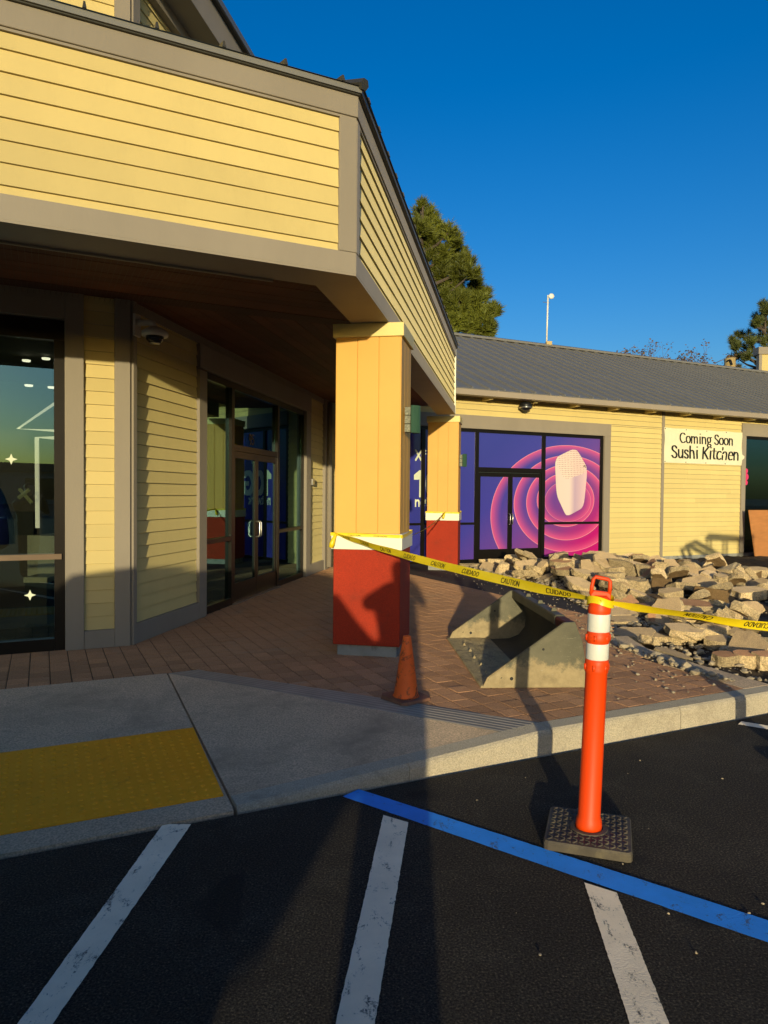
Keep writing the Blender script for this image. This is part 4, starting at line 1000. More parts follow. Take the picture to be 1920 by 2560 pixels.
# ------------------------------------------------------------------ orange delineator posts
def delineator(cx_, cy_, yaw, lean, label):
    p = empty('delineator_post', (cx_, cy_, 0), label, 'delineator post', 'orange posts holding the caution tape')
    fr = Frame(cx_, cy_, yaw); h = .195
    b = MB(); L = []
    for sx, sy in ((-1, -1), (1, -1), (1, 1), (-1, 1)):
        for q in range(3):
            a = rad({(-1, -1): 180, (1, -1): 270, (1, 1): 0, (-1, 1): 90}[(sx, sy)] + q * 45); L.append((sx * (h - .022) + .022 * math.cos(a), sy * (h - .022) + .022 * math.sin(a)))
    loops = [(1.0, .004), (1.0, .036), (.975, .046)]
    vs = [fr(x * k, y * k, z) for k, z in loops for x, y in L]; n = len(L)
    b.add(vs, [[a * n + i, a * n + (i + 1) % n, (a + 1) * n + (i + 1) % n, (a + 1) * n + i] for a in range(2) for i in range(n)] + [[2 * n + i for i in range(n)], list(range(n))])
    b.build('rubber_base', M['rubber'], p)
    b = MB()                                                  # raised tread bars
    N = 13; st_ = .36 / N
    for i in range(N):
        for j in range(N):
            x, y = -.18 + (i + .5) * st_, -.18 + (j + .5) * st_
            if math.hypot(x, y) < .095: continue
            a = rad(45 if (i + j) % 2 else -45); ux, uy = math.cos(a), math.sin(a); l, w_ = .0135, .0045
            q = [(x + ux * s * l - uy * r * w_, y + uy * s * l + ux * r * w_) for s, r in ((-1, -1), (1, -1), (1, 1), (-1, 1))]
            q2 = [(x + ux * s * l * .7 - uy * r * w_ * .5, y + uy * s * l * .7 + ux * r * w_ * .5) for s, r in ((-1, -1), (1, -1), (1, 1), (-1, 1))]
            b.hexa([fr(*e, .0455) for e in q], [fr(*e, .0505) for e in q2])
    tag(b.build('tread', M['rubber'], p), kind='stuff')
    b = MB(); b.lathe([(.088, .0456), (.086, .052), (.066, .053), (.064, .047)], (cx_, cy_, 0), 28); b.build('collar', M['rubber'], p, smooth=False)
    c = (cx_, cy_, .047)
    prof = [(.060, 0), (.061, .02), (.058, .045), (.052, .06), (.051, .4), (.0505, .745), (.054, .752), (.0555, .765), (.054, .785), (.0555, .80), (.0525, .808), (.0505, .812), (.0505, .89), (.054, .897), (.0555, .915), (.053, .935), (.0505, .94), (.0505, 1.03), (.0525, 1.04), (.053, 1.055), (.049, 1.065), (.05, 1.085), (.046, 1.10), (.030, 1.115)]
    b = MB(); b.lathe(prof, c, 26, lean=lean); b.build('tube', M['orange'], p, smooth=True)
    for z0, z1 in ((.812, .888), (.944, 1.028)):
        b = MB(); b.lathe([(.0515, z0), (.0522, z0 + .003), (.0522, z1 - .003), (.0515, z1)], c, 26, lean=lean); b.build('reflective_band', M['reflect'], p, smooth=True)
    for k in range(6):                                        # lugs on the ribs
        a = 2 * math.pi * k / 6
        for zz in (.775, .915):
            q = (c[0] + .053 * math.cos(a) + lean[0] * zz, c[1] + .053 * math.sin(a) + lean[1] * zz, c[2] + zz)
            b = MB(); b.tube([(q[0], q[1], q[2] - .014), (q[0], q[1], q[2] + .014)], .008, 6); b.build('lug', M['orange'], p, smooth=True)
    f2 = Frame(cx_ + lean[0] * 1.13, cy_ + lean[1] * 1.13, 97)
    b = MB(); G = lambda t, z, d: f2(t + lean[0] * (z - 1.13), d, z + .0)
    out_ = [(-.052, 1.13), (-.05, 1.17), (-.043, 1.215), (-.036, 1.25), (-.025, 1.262), (.03, 1.25), (.044, 1.238), (.047, 1.215), (.046, 1.17), (.046, 1.13)]
    # grip: solid lower plate and a handle loop
    pl = [(-.050, 1.125), (-.048, 1.165), (-.035, 1.185), (.030, 1.178), (.046, 1.168), (.046, 1.125)]
    b.hexa([G(t, z, -.014) for t, z in pl], [G(t, z, .014) for t, z in pl]); b.build('grip_plate', M['orange'], p, bevel=.004)
    b = MB(); b.tube([G(t, z, 0) for t, z in [(-.044, 1.165), (-.042, 1.20), (-.036, 1.236), (-.026, 1.248), (.03, 1.237), (.041, 1.228), (.042, 1.20), (.040, 1.165)]], .0095, 8); b.build('handle', M['orange'], p, smooth=True)
    return p
delineator(.99, 3.35, 108, (.033, 0), 'orange delineator post with two white bands on a square rubber base')
delineator(2.62, 4.02, 80, (-.01, .01), 'orange delineator post beyond the picture edge holding the tape end')

# small traffic cone
cone = empty('traffic_cone', (.17, 5.10, .15), 'small scuffed orange traffic cone in front of the red plinth', 'traffic cone')
b = MB(); fr = Frame(.17, 5.10, 50); h = .142
L = [(-h, -h + .03), (-h + .03, -h), (h - .03, -h), (h, -h + .03), (h, h - .03), (h - .03, h), (-h + .03, h), (-h, h - .03)]
b.hexa([fr(x, y, .153) for x, y in L], [fr(x * .96, y * .96, .176 + .006 * math.sin(3 * x / h + 2 * y / h)) for x, y in L]); b.build('base', M['coneblack'], cone)
b = MB(); b.lathe([(.098, .022), (.092, .03), (.086, .045), (.066, .20), (.045, .345), (.029, .452), (.027, .456), (.02, .456), (.019, .40)], (.17, 5.10, .152), 28, lean=(.01, .005)); b.build('body', M['oldorange'], cone, smooth=True)

# ------------------------------------------------------------------ caution tape
def ribbon(name, pts, wid, texts, label, flip=False, twist=None, parent=None, N=60):
    P = [np.array(p, float) for p in pts]
    L = [0]
    for a, b_ in zip(P[:-1], P[1:]): L.append(L[-1] + np.linalg.norm(b_ - a))
    tot = L[-1]
    def pos(s):
        s = min(max(s, 0), tot - 1e-6)
        for i in range(len(P) - 1):
            if s <= L[i + 1]: 
                k = (s - L[i]) / (L[i + 1] - L[i]); return P[i] + (P[i + 1] - P[i]) * k
    def wv(s):
        d = pos(s + .02) - pos(s - .02); d /= np.linalg.norm(d)
        up_ = np.array([0, 0, 1.]); up_ -= d * (up_ @ d); up_ /= np.linalg.norm(up_)
        sd = np.cross(d, up_)
        th = twist(s / tot) if twist else 0
        return up_ * math.cos(th) + sd * math.sin(th), sd * math.cos(th) - up_ * math.sin(th)
    def fn(s, v, off=0.):
        u_, n_ = wv(s); wd = wid(s / tot)
        return pos(s) + u_ * v * wd + n_ * (off + .012 * (v * v) * (wid(s / tot) / .075) + .004 * math.sin(s * 9))
    b = MB(); K = 6
    vs = [fn(tot * i / N, -.5 + j / K) for i in range(N + 1) for j in range(K + 1)]
    b.add(vs, [[i * (K + 1) + j, i * (K + 1) + j + 1, (i + 1) * (K + 1) + j + 1, (i + 1) * (K + 1) + j] for i in range(N) for j in range(K)])
    o = b.build(name, M['tape'], parent, smooth=True, loc=pts[0] if parent is None else None)
    if label: tag(o, label, 'caution tape', 'caution tapes')
    if texts:
        for s0, word, size in texts:
            b = MB()
            for off in (.0012, -.0012):
                def place(x, y, k, off=off, s0=s0):
                    if flip: return fn(tot - (s0 + x), .30 - y / .066, off + .0001 * (k % 4) * (1 if off > 0 else -1))
                    return fn(s0 + x, -.30 + y / .066, off + .0001 * (k % 4) * (1 if off > 0 else -1))
                lettering(b, word, size, (.11, .075), place, slant=.12)
            b.build('tape_print', M['ink'], o, loc=None)
    return o
def words(tot, start=.12, sp=.42):
    out = []; s = start; k = 0
    while s + .3 < tot:
        out.append((s, ('CAUTION', 'CUIDADO')[k % 2], .050)); s += sp; k += 1
    return out
def sagline(a, b_, sag_, n=24):
    a, b_ = np.array(a), np.array(b_); return [a + (b_ - a) * i / n - np.array([0, 0, sag_ * 4 * (i / n) * (1 - i / n)]) for i in range(n + 1)]
K0 = fr1(-.03, -.575, 1.262); K1 = (1.012, 3.285, 1.142)
Ltape = np.linalg.norm(np.array(K0) - np.array(K1))
ribbon('caution_tape', sagline(K0, K1, .03), lambda k: .052 * min(1, .3 + 7 * k, .25 + 6 * (1 - k)), words(Ltape), 'yellow caution tape stretched from the near pillar to the orange post', twist=lambda k: .45 * math.sin(7 * k + .5))
K2 = (1.06, 3.30, 1.135); K3 = (2.60, 3.98, .86)
L2 = np.linalg.norm(np.array(K2) - np.array(K3))
ribbon('caution_tape', sagline(K2, K3, .012), lambda k: .050 * min(1, .35 + 7 * k), words(L2, .2), 'yellow caution tape running from the orange post out past the rubble', flip=True, twist=lambda k: .5 + .45 * math.sin(6 * k))
# wraps and knots
def wrap(fr, W, z, label, knot_t):
    c = .022; pts = [fr(-c, -W - c, z), fr(-c, c, z - .012), fr(W + c, c, z + .004), fr(W + c, -W - c, z), fr(-c, -W - c, z)]
    dense = []
    for a, b_ in zip(pts[:-1], pts[1:]): dense += [np.array(a) + (np.array(b_) - np.array(a)) * i / 8 for i in range(8)]
    dense.append(np.array(pts[-1]))
    o = ribbon('caution_tape', dense, lambda k: .03, [(.16, 'CAUTION', .032), (.4, 'CUIDADO', .032)], label, N=96)
    kp = np.array(fr(-.035, knot_t, z))
    b = MB(); b.tube([kp + [0, 0, .012], kp + [-.008, -.01, -.01], kp + [-.024, -.018, -.05], kp + [-.036, -.02, -.085], kp + [-.045, -.018, -.12]], [.008, .012, .020, .026, .022], 7); b.build('knot_tail', M['tape'], o, smooth=True)
    return o
wrap(fr1, .62, 1.262, 'yellow caution tape wrapped and knotted round the near pillar band', -.585)
wrap(fr2, .62, 1.285, 'yellow caution tape wrapped and knotted round the far pillar', -.25)
ribbon('caution_tape', sagline(fr1(.62, .02, 1.23), fr2(-.03, -.27, 1.285), .05), lambda k: .05, None, 'slack caution tape between the near pillar and the far pillar', twist=lambda k: 1.1)
dl = MB(); pts = [(1.03 + .06 * math.cos(a), 3.35 + .06 * math.sin(a), 1.135 + .012 * math.sin(2 * a)) for a in np.linspace(0, 2 * math.pi, 25)]
ribbon('caution_tape', pts, lambda k: .034, None, 'yellow caution tape looped round the head of the orange post')

# ------------------------------------------------------------------ loader bucket
fb = Frame(.763, 5.395, 87.0); BW = 1.815
bk = empty('loader_bucket', fb(.4, -BW / 2, .15), 'worn steel loader bucket lying on the brick paving', 'loader bucket')
prof = [(.0, .004), (.04, .085), (.628, .507), (.714, .512), (.775, .36), (.80, .20), (.80, .004)]
for d0 in (-.02, -BW):
    b = MB(); b.hexa([fb(t, d0, .15 + z) for t, z in prof], [fb(t, d0 + .02, .15 + z) for t, z in prof]); sp_ = b.build('side_plate', M['bucket'], bk, bevel=.002)
    for t, z, r in ((.09, .085, .008), (.145, .085, .008), (.226, .075, .014), (.17, .135, .006), (.47, .30, .010), (.45, .35, .008), (.52, .38, .007)):
        for side in ((.0205, -.0005) if d0 > -.1 else (.0205,)):
            b = MB(); k = 10; b.add([fb(t + r * math.cos(2 * math.pi * i / k), d0 + side, .15 + z + r * math.sin(2 * math.pi * i / k)) for i in range(k)], [list(range(k))]); b.build('bolt_hole', M['ink'], sp_)
    # wear strip along the edge of the plate
    e = .005 if d0 > -.1 else .012
    b = MB(); q = [(.042, .06), (.05, .084), (.626, .498), (.66, .470), (.13, .075), (.12, .03)]
    b.hexa([fb(t, d0 + .0202, .15 + z) for t, z in q], [fb(t, d0 + .028, .15 + z) for t, z in q]); b.build('wear_strip', M['bucket'], sp_)
part('cutting_edge', M['bucketmud'], bk, (fb, -.012, .19, -BW + .001, -.001, .152, .172), bevel=.004)
b = MB(); N = 10; cur = [(.18, .018), (.45, .012), (.62, .02), (.72, .06), (.78, .14), (.79, .24), (.765, .36), (.70, .47), (.66, .505)]
rows = [[fb(t, d, .15 + z) for t, z in cur] for d in (-BW + .021, -.021)]
n = len(cur); b.add(rows[0] + rows[1], [[i, i + 1, n + i + 1, n + i] for i in range(n - 1)])
sh = b.build('curved_back', M['bucketshade'], bk, smooth=True)
tb = part('top_bar', M['bucket'], bk, (fb, .645, .735, -BW + .021, -.30, .575, .662), bevel=.012)
part('rusty_bar_end', M['rust'], bk, (fb, .645, .735, -.299, -.021, .575, .655), bevel=.012)
for k in range(3):                                         # lifting eyes welded on the bar
    d = -BW + .45 + k * .42; b = MB(); b.hexa([fb(.675, d, .6615), fb(.725, d, .6615), fb(.715, d, .69), fb(.685, d, .69)], [fb(.675, d + .02, .6615), fb(.725, d + .02, .6615), fb(.715, d + .02, .69), fb(.685, d + .02, .69)]); b.build('weld_lug', M['bucket'], tb)
for k in range(5):
    d = -.35 - k * .27; b = MB(); p = fb(.10 + .01 * (k % 2), d, .172); b.lathe([(.02, 0), (.012, .016), (.002, .03)], p, 6); b.build('edge_bolt', M['bucketmud'], bk)
b = MB()                                                   # caked mud on the floor of the bucket
NX, NY = 26, 50
hf = rng.normal(0, 1, (NX + 1, NY + 1))
for _ in range(2): hf = (hf + np.roll(hf, 1, 0) + np.roll(hf, -1, 0) + np.roll(hf, 1, 1) + np.roll(hf, -1, 1)) / 5
vs = [fb(.015 + .4 * i / NX, -.02 - (BW - .04) * j / NY, .1735 + max(0, .007 * hf[i, j] + .004 + .012 * (abs(j / NY - .1) < .1)) * math.sin(math.pi * min(1, i / NX))) for i in range(NX + 1) for j in range(NY + 1)]
b.add(vs, [[i * (NY + 1) + j, i * (NY + 1) + j + 1, (i + 1) * (NY + 1) + j + 1, (i + 1) * (NY + 1) + j] for i in range(NX) for j in range(NY)])
b.build('caked_mud', M['bucketmud'], bk)

# ------------------------------------------------------------------ dug-up soil and rubble
def vnoise(p, sc):
    p = np.asarray(p) * sc; i = np.floor(p).astype(int); f = p - i; f = f * f * (3 - 2 * f)
    def h(a, b_): return ((np.sin(a * 127.1 + b_ * 311.7) * 43758.5453) % 1)
    x, y = i[..., 0], i[..., 1]
    return (h(x, y) * (1 - f[..., 0]) + h(x + 1, y) * f[..., 0]) * (1 - f[..., 1]) + (h(x, y + 1) * (1 - f[..., 0]) + h(x + 1, y + 1) * f[..., 0]) * f[..., 1]
def mound(s, n):
    """height of the heap at kerb coordinates"""
    base = -.16 + .20 * min(1, max(0, (n - .5) / 5))
    e = s - edge_s(max(0, min(n, 11.9)))
    rise = min(1, max(0, e / .8))
    heap = .30 * math.exp(-((n - 6.0) / 2.6) ** 2) * math.exp(-((s - 7.3) / 2.6) ** 2)
    return base + heap * rise
b = MB(); S0, S1, N0, N1 = 2.9, 16., -.02, 11.2; NS, NN = 150, 130
vs = []
for i in range(NS + 1):
    for j in range(NN + 1):
        n = N0 + (N1 - N0) * j / NN
        s = edge_s(max(0, n)) - .12 + (S1 - edge_s(max(0, n)) + .12) * (i / NS) ** 1.5
        z = mound(s, n) + .10 * (vnoise((s, n), 2.3) - .5) + .05 * (vnoise((s, n), 7.) - .5) + .02 * (vnoise((s, n), 19.) - .5)
        if n < .1 and s > 3.2: z = min(z, -.02)
        p = SN(s, n); tc, dc = FC.uv(p)
        if dc < .25: z = min(z, .02)
        vs.append(SN(s, n, min(z, .135 if i < 4 else 9)))
b.add(vs, [[i * (NN + 1) + j, i * (NN + 1) + j + 1, (i + 1) * (NN + 1) + j + 1, (i + 1) * (NN + 1) + j] for i in range(NS) for j in range(NN)])
tag(b.build('dug_soil', M['soil'], None, smooth=True), kind='structure')
def sn_of(p): t, d = FW.uv(p); return t, -d

def slab_mesh(wd, ht, th, seed, mats):
    r = random.Random(seed); n = r.randint(6, 9); b = MB()
    ang = sorted([2 * math.pi * (i + r.uniform(-.28, .28)) / n for i in range(n)])
    def rr(a):
        c, s_ = abs(math.cos(a)), abs(math.sin(a)); return min(1 / max(c, 1e-3), 1 / max(s_, 1e-3), 1.22)
    base = [(wd / 2 * math.cos(a) * rr(a) * r.uniform(.8, 1), ht / 2 * math.sin(a) * rr(a) * r.uniform(.8, 1)) for a in ang]
    loop = []
    for i, p in enumerate(base):                          # rough broken outline
        q = base[(i + 1) % n]; L = math.hypot(q[0] - p[0], q[1] - p[1]); m_ = max(2, int(L / .06))
        for k in range(m_):
            j = .012 * r.uniform(-1, 1) if k else 0
            f = k / m_; loop.append((p[0] + (q[0] - p[0]) * f + j * (q[1] - p[1]) / L, p[1] + (q[1] - p[1]) * f - j * (q[0] - p[0]) / L))
    m_ = len(loop); rings = []
    for k, z in enumerate((0, -.12, -.45, -.8, -1.0)):
        g = [1, 1.0, 1.03, 1.0, .93][k]; ring = []
        for x, y in loop:
            jx, jy = (r.uniform(-1, 1) * .016, r.uniform(-1, 1) * .016) if k > 1 else (0, 0)
            ring.append((x * g + jx, y * g + jy, z * th + (r.uniform(-.01, .01) if k == 4 else 0)))
        rings.append(ring)
    b.add([p for rg in rings for p in rg], [list(range(m_))], 0)
    for k in range(4):
        b.f += [[k * m_ + i, k * m_ + (i + 1) % m_, (k + 1) * m_ + (i + 1) % m_, (k + 1) * m_ + i] for i in range(m_)]; b.mi += [1] * m_
    b.f.append([4 * m_ + i for i in range(m_)][::-1]); b.mi.append(2)
    return b
def rock_mesh(wd, ht, dp, seed):
    """angular broken lump: hull of a few points, its faces roughened"""
    r = random.Random(seed); bm = bmesh.new()
    for _ in range(r.randint(11, 16)):
        p = [r.choice((-1, 1)) * r.uniform(.45, 1) for _ in range(3)]
        bm.verts.new(p)
    res = bmesh.ops.convex_hull(bm, input=bm.verts)
    bmesh.ops.delete(bm, geom=[v for v in bm.verts if not v.link_faces], context='VERTS')
    bmesh.ops.subdivide_edges(bm, edges=bm.edges, cuts=2, use_grid_fill=True)
    bmesh.ops.triangulate(bm, faces=bm.faces)
    for v in bm.verts: v.co += Vector((r.gauss(0, 1), r.gauss(0, 1), r.gauss(0, 1))) * .035
    mx = [max(abs(v.co[i]) for v in bm.verts) for i in range(3)]
    bm.verts.index_update(); b = MB()
    b.add([(v.co.x / mx[0] * wd / 2, v.co.y / mx[1] * dp / 2, v.co.z / mx[2] * ht / 2) for v in bm.verts], [[v.index for v in f.verts] for f in bm.faces])
    bm.free(); return b
def chunk(kind, u, v, w_, h_, roll, label, group=None, top='slabtop', pitch=None, yaw=None, name='concrete_chunk', seed=None):
    """u, v: centre in the photo; w_, h_: size there (px of the photo). Stands on the ground where its foot is seen."""
    r = random.Random(int(u * 7 + v * 13)); foot = v + h_ / 2
    P = gz(u, foot, .05)
    for _ in range(4):
        s, n = sn_of(P); P = gz(u, foot, max(-.15, mound(s, n)))
    y = P[1]; k = y / F_PX; W, H = w_ * k * 1.28, h_ * k * 1.22
    zf = P[2]
    if kind == 'rock':
        b = rock_mesh(W, H * 1.02, W * .75, int(u + v)); b.mi = [0] * len(b.f); mats = [M['rubble']]
        c = (P[0], P[1] + W * .3, zf + H * .47); R = Matrix.Rotation(r.uniform(-.5, .5), 4, 'Z') @ Matrix.Rotation(rad(-roll), 4, 'Y')
        if top == 'soilclod': mats = [M['soilclod']]
    elif kind == 'face':
        ph = rad(pitch if pitch else r.uniform(52, 74)); th = r.uniform(.09, .13)
        b = slab_mesh(W, H / math.sin(ph), th, int(u + v), None); mats = [M[top], M['rubble'], M['soilclod']]
        c = (P[0], P[1] + H / math.tan(ph) / 2, zf + H * .5); R = Matrix.Rotation(rad(yaw if yaw is not None else r.uniform(-20, 20)), 4, 'Z') @ Matrix.Rotation(rad(-roll), 4, 'Y') @ Matrix.Rotation(ph, 4, 'X')
    else:                                                  # flat: mostly the broken edge shows
        dpt = W * r.uniform(.7, 1.0); vis = math.atan2(CAM_H - zf, y)
        th = max(.06, min(.16, H - dpt * math.sin(vis))); 
        b = slab_mesh(W, dpt, th, int(u + v), None); mats = [M[top], M['rubble'], M['soilclod']]
        c = (P[0], P[1] + dpt / 2, zf + th); R = Matrix.Rotation(rad(yaw if yaw is not None else r.uniform(-15, 15)), 4, 'Z') @ Matrix.Rotation(rad(-roll), 4, 'Y') @ Matrix.Rotation(rad(pitch if pitch else r.uniform(2, 9)), 4, 'X')
    o = b.build(name, mats, None)
    o.matrix_world = Matrix.Translation(c) @ R
    tag(o, label, 'concrete chunk', group)
    return o
def wz(x, y): return 1460 + x * .27728, 1380 + y * .27728
def vz(x, y): return 1150 + x * .21097, 1380 + y * .21097
CH = [
 ('face', 'w', 180, 165, 165, 150, 2, 'upright slab with scored brick face just right of the post handle'),
 ('face', 'w', 50, 170, 95, 140, 0, 'narrow upright slab with scored face behind the orange post handle'),
 ('rock', 'w', 370, 170, 210, 150, 0, 'jagged crumbling concrete lump right of the upright scored slab'),
 ('face', 'w', 440, 120, 180, 70, 8, 'flat pale slab lying on top of the jagged lump near the yellow wall'),
 ('rock', 'w', 570, 195, 160, 120, 0, 'pale rounded broken block between two upright slabs'),
 ('rock', 'w', 705, 175, 110, 140, 0, 'tall rough broken lump left of the leaning smooth slab'),
 ('face', 'w', 825, 160, 150, 145, 0, 'leaning smooth slab with pointed top below the banner trim'),
 ('face', 'w', 950, 195, 150, 120, 12, 'smooth slab leaning right behind the long rough slab'),
 ('face', 'w', 1110, 205, 210, 90, 14, 'low smooth slab sloping down to the right at the back of the heap'),
 ('flat', 'w', 1180, 275, 390, 130, -16, 'long rough slab tilted up to the right in mid heap'),
 ('rock', 'w', 1370, 215, 180, 130, 20, 'dark-stained rough lump at the right of the heap'),
 ('flat', 'w', 1590, 185, 190, 100, 3, 'squared yellowish block at the right picture edge'),
 ('face', 'w', 320, 385, 200, 140, 25, 'smooth slab sloping left just behind the post head'),
 ('rock', 'w', 490, 345, 250, 150, 8, 'large grey pitted lump right of the post head'),
 ('face', 'w', 720, 340, 165, 160, 0, 'upright block with brown soil on its face', 'soilclod'),
 ('rock', 'w', 605, 455, 220, 90, 0, 'low brown soil-caked block just above the tape', 'soilclod'),
 ('flat', 'w', 875, 485, 250, 115, 2, 'brown soil-caked block with pale concrete rim above the tape'),
 ('rock', 'w', 1185, 430, 255, 160, -6, 'big ochre block standing in the right middle of the heap', 'soilclod'),
 ('flat', 'w', 1540, 385, 240, 130, 6, 'wide slab with smooth top at the right edge of the heap'),
 ('face', 'w', 955, 290, 170, 95, -14, 'smooth slab tilted left above the soil-caked blocks'),
 ('flat', 'w', 1330, 545, 430, 85, -4, 'long thin slab lying flat above the right part of the tape'),
 ('flat', 'w', 370, 565, 290, 70, 2, 'flat paved slab lying behind the upper white band of the post'),
 ('flat', 'w', 360, 640, 320, 60, 2, 'flat paved slab edge lying behind the lower part of the post head'),
 ('face', 'w', 680, 610, 150, 90, -8, 'small brown paver-faced chunk just below the tape', 'paver'),
 ('face', 'w', 790, 605, 100, 75, 10, 'little paver-faced chunk beside the small brown one', 'paver'),
 ('flat', 'w', 780, 665, 230, 40, 2, 'thin pale slab under the two small brown chunks'),
 ('flat', 'w', 500, 765, 350, 110, 2, 'thick slab with pale broken front edge right of the post bands'),
 ('flat', 'w', 870, 775, 350, 140, 4, 'thick slab with pale broken front left of the long leaning chunk'),
 ('rock', 'w', 1190, 800, 400, 120, -22, 'long rounded pale chunk leaning up to the right in front'),
 ('rock', 'w', 1210, 690, 120, 95, 0, 'pinkish small chunk under the tape in the middle right'),
 ('flat', 'w', 1500, 745, 320, 80, -2, 'broad ledge slab at the right edge below the tape'),
 ('flat', 'w', 1310, 985, 170, 130, 2, 'brown paver-topped block left of two, lower right of the heap', 'paver'),
 ('flat', 'w', 1505, 985, 190, 140, 1, 'brown paver-topped block right of the leaning chunk', 'paver'),
 ('flat', 'w', 1690, 985, 170, 190, 0, 'brown paver-topped block cut by the picture edge', 'paver'),
 ('rock', 'v', 430, 135, 200, 95, -10, 'pale broken lump in front of the left purple door'),
 ('rock', 'v', 600, 110, 140, 125, 0, 'rounded pale lump under the door joint'),
 ('rock', 'v', 710, 95, 100, 120, 0, 'pointed pale lump in front of the right purple door'),
 ('rock', 'v', 500, 215, 150, 130, 10, 'pale block with a dark hollow beside it, left of the heap'),
 ('flat', 'v', 760, 255, 290, 200, 22, 'big slanting rough slab falling to the right in the left heap'),
 ('face', 'v', 1000, 235, 250, 130, 4, 'scored brick-faced slab left of centre of the heap'),
 ('rock', 'v', 1210, 225, 130, 110, 0, 'crumbly block between the scored slabs'),
 ('face', 'v', 1215, 320, 210, 75, 0, 'low wedge with scored face below the crumbly block'),
 ('flat', 'v', 1060, 140, 230, 70, 0, 'low pale slab behind the scored slab near the magenta pane'),
 ('rock', 'v', 1200, 90, 210, 115, 8, 'jagged slab end in front of the magenta pane'),
 ('flat', 'v', 1380, 95, 360, 60, -20, 'thin slab propped up to the right before the magenta pane'),
 ('flat', 'v', 1140, 415, 390, 95, 3, 'wide flat slab at the front foot of the left heap'),
 ('flat', 'v', 1430, 450, 220, 85, 4, 'flat grey slab just left of the post handle'),
 ('rock', 'v', 1395, 410, 110, 70, 0, 'small crumb-covered lump left of the post handle'),
 ('rock', 'v', 920, 125, 110, 90, 0, 'small dark lump before the purple door'),
 ('rock', 'v', 150, 190, 200, 70, 0, 'low crumbled pile end beside the far pillar'),
 ('rock', 'v', 285, 135, 90, 70, 0, 'small pale lump nearest the far pillar'),
]
for c_ in CH:
    kind, sp_, x, y, w_, h_, roll, lab = c_[:8]; top = c_[8] if len(c_) > 8 else 'slabtop'
    k = .27728 if sp_ == 'w' else .21097; u, v = (wz if sp_ == 'w' else vz)(x, y)
    chunk(kind, u, v, w_ * k, h_ * k, roll, lab, 'rubble of broken paving', top)
made = 0
while made < 120:
    s, n = random.uniform(3.6, 10.5), random.uniform(1.6, 8.2)
    e = s - edge_s(n)
    if e < .3 or e > 4.2: continue
    p = SN(s, n); tc, dc = FC.uv(p)
    if dc < .75 or p[0] / p[1] > .6: continue
    wd = random.uniform(.22, .58); z = mound(s, n) + random.uniform(.0, .12)
    b = slab_mesh(wd, wd * random.uniform(.6, .95), random.uniform(.08, .13), made + 3000, None)
    o = b.build('paving_fragment', [M[random.choice(('slabtop', 'slabtop', 'slabtop', 'paver'))], M['rubble'], M['soilclod']], None)
    o.matrix_world = Matrix.Translation((p[0], p[1], z + .07 + wd * .10)) @ Matrix.Rotation(random.uniform(0, 6.28), 4, 'Z') @ Matrix.Rotation(random.choice((.1, .25, .5, .8)) * random.choice((-1, 1)) * random.uniform(.6, 1.2), 4, 'X') @ Matrix.Rotation(random.gauss(0, .25), 4, 'Y')
    tag(o, 'broken paving slab tumbled in the middle of the rubble heap', 'concrete chunk', 'slabs in the middle of the heap'); made += 1
# medium filler chunks between the big ones: alike, so they share a label
made = 0
while made < 190:
    s, n = random.uniform(3.4, 10.5), random.uniform(1.2, 8.6)
    e = s - edge_s(n)
    if e < .15 or e > 4.6: continue
    p = SN(s, n)
    tc, dc = FC.uv(p)
    if dc < .5 or p[0] / p[1] > .6: continue
    sz = random.choice((.09, .12, .15, .2, .28)) * random.uniform(.8, 1.2); z = mound(s, n)
    if random.random() < .5:
        b = rock_mesh(sz, sz * .6, sz * .8, made + 900); mats = [M['rubble'] if random.random() < .8 else M['soilclod']]
    else:
        b = slab_mesh(sz * 1.5, sz * 1.2, .07, made + 900, None); mats = [M['slabtop'], M['rubble'], M['soilclod']]
    o = b.build('rubble_piece', mats, None)
    o.matrix_world = Matrix.Translation((p[0], p[1], z + sz * .22)) @ Matrix.Rotation(random.uniform(0, 6.28), 4, 'Z') @ Matrix.Rotation(random.gauss(.1, .35), 4, 'X') @ Matrix.Rotation(random.gauss(0, .3), 4, 'Y')
    tag(o, 'small broken concrete piece lying among the large slabs of the heap', 'concrete chunk', 'small pieces of the rubble heap'); made += 1
# crumbs: nobody could count them
b = MB(); ico = [(0, 0, 1), (.89, 0, .45), (.28, .85, .45), (-.72, .53, .45), (-.72, -.53, .45), (.28, -.85, .45), (.72, .53, -.45), (-.28, .85, -.45), (-.89, 0, -.45), (-.28, -.85, -.45), (.72, -.53, -.45), (0, 0, -1)]
icf = [(0, 1, 2), (0, 2, 3), (0, 3, 4), (0, 4, 5), (0, 5, 1), (1, 6, 2), (2, 7, 3), (3, 8, 4), (4, 9, 5), (5, 10, 1), (6, 7, 2), (7, 8, 3), (8, 9, 4), (9, 10, 5), (10, 6, 1), (11, 7, 6), (11, 8, 7), (11, 9, 8), (11, 10, 9), (11, 6, 10)]
def crumb(x, y, z, r):
    j = [1 + random.uniform(-.35, .35) for _ in range(12)]; a = random.uniform(0, 6.28); sx, sy, sz = random.uniform(.7, 1.3), random.uniform(.7, 1.3), random.uniform(.45, .8)
    b.add([(x + r * j[i] * sx * (vx * math.cos(a) - vy * math.sin(a)), y + r * j[i] * sy * (vx * math.sin(a) + vy * math.cos(a)), z + r * j[i] * sz * vz_) for i, (vx, vy, vz_) in enumerate(ico)], icf)
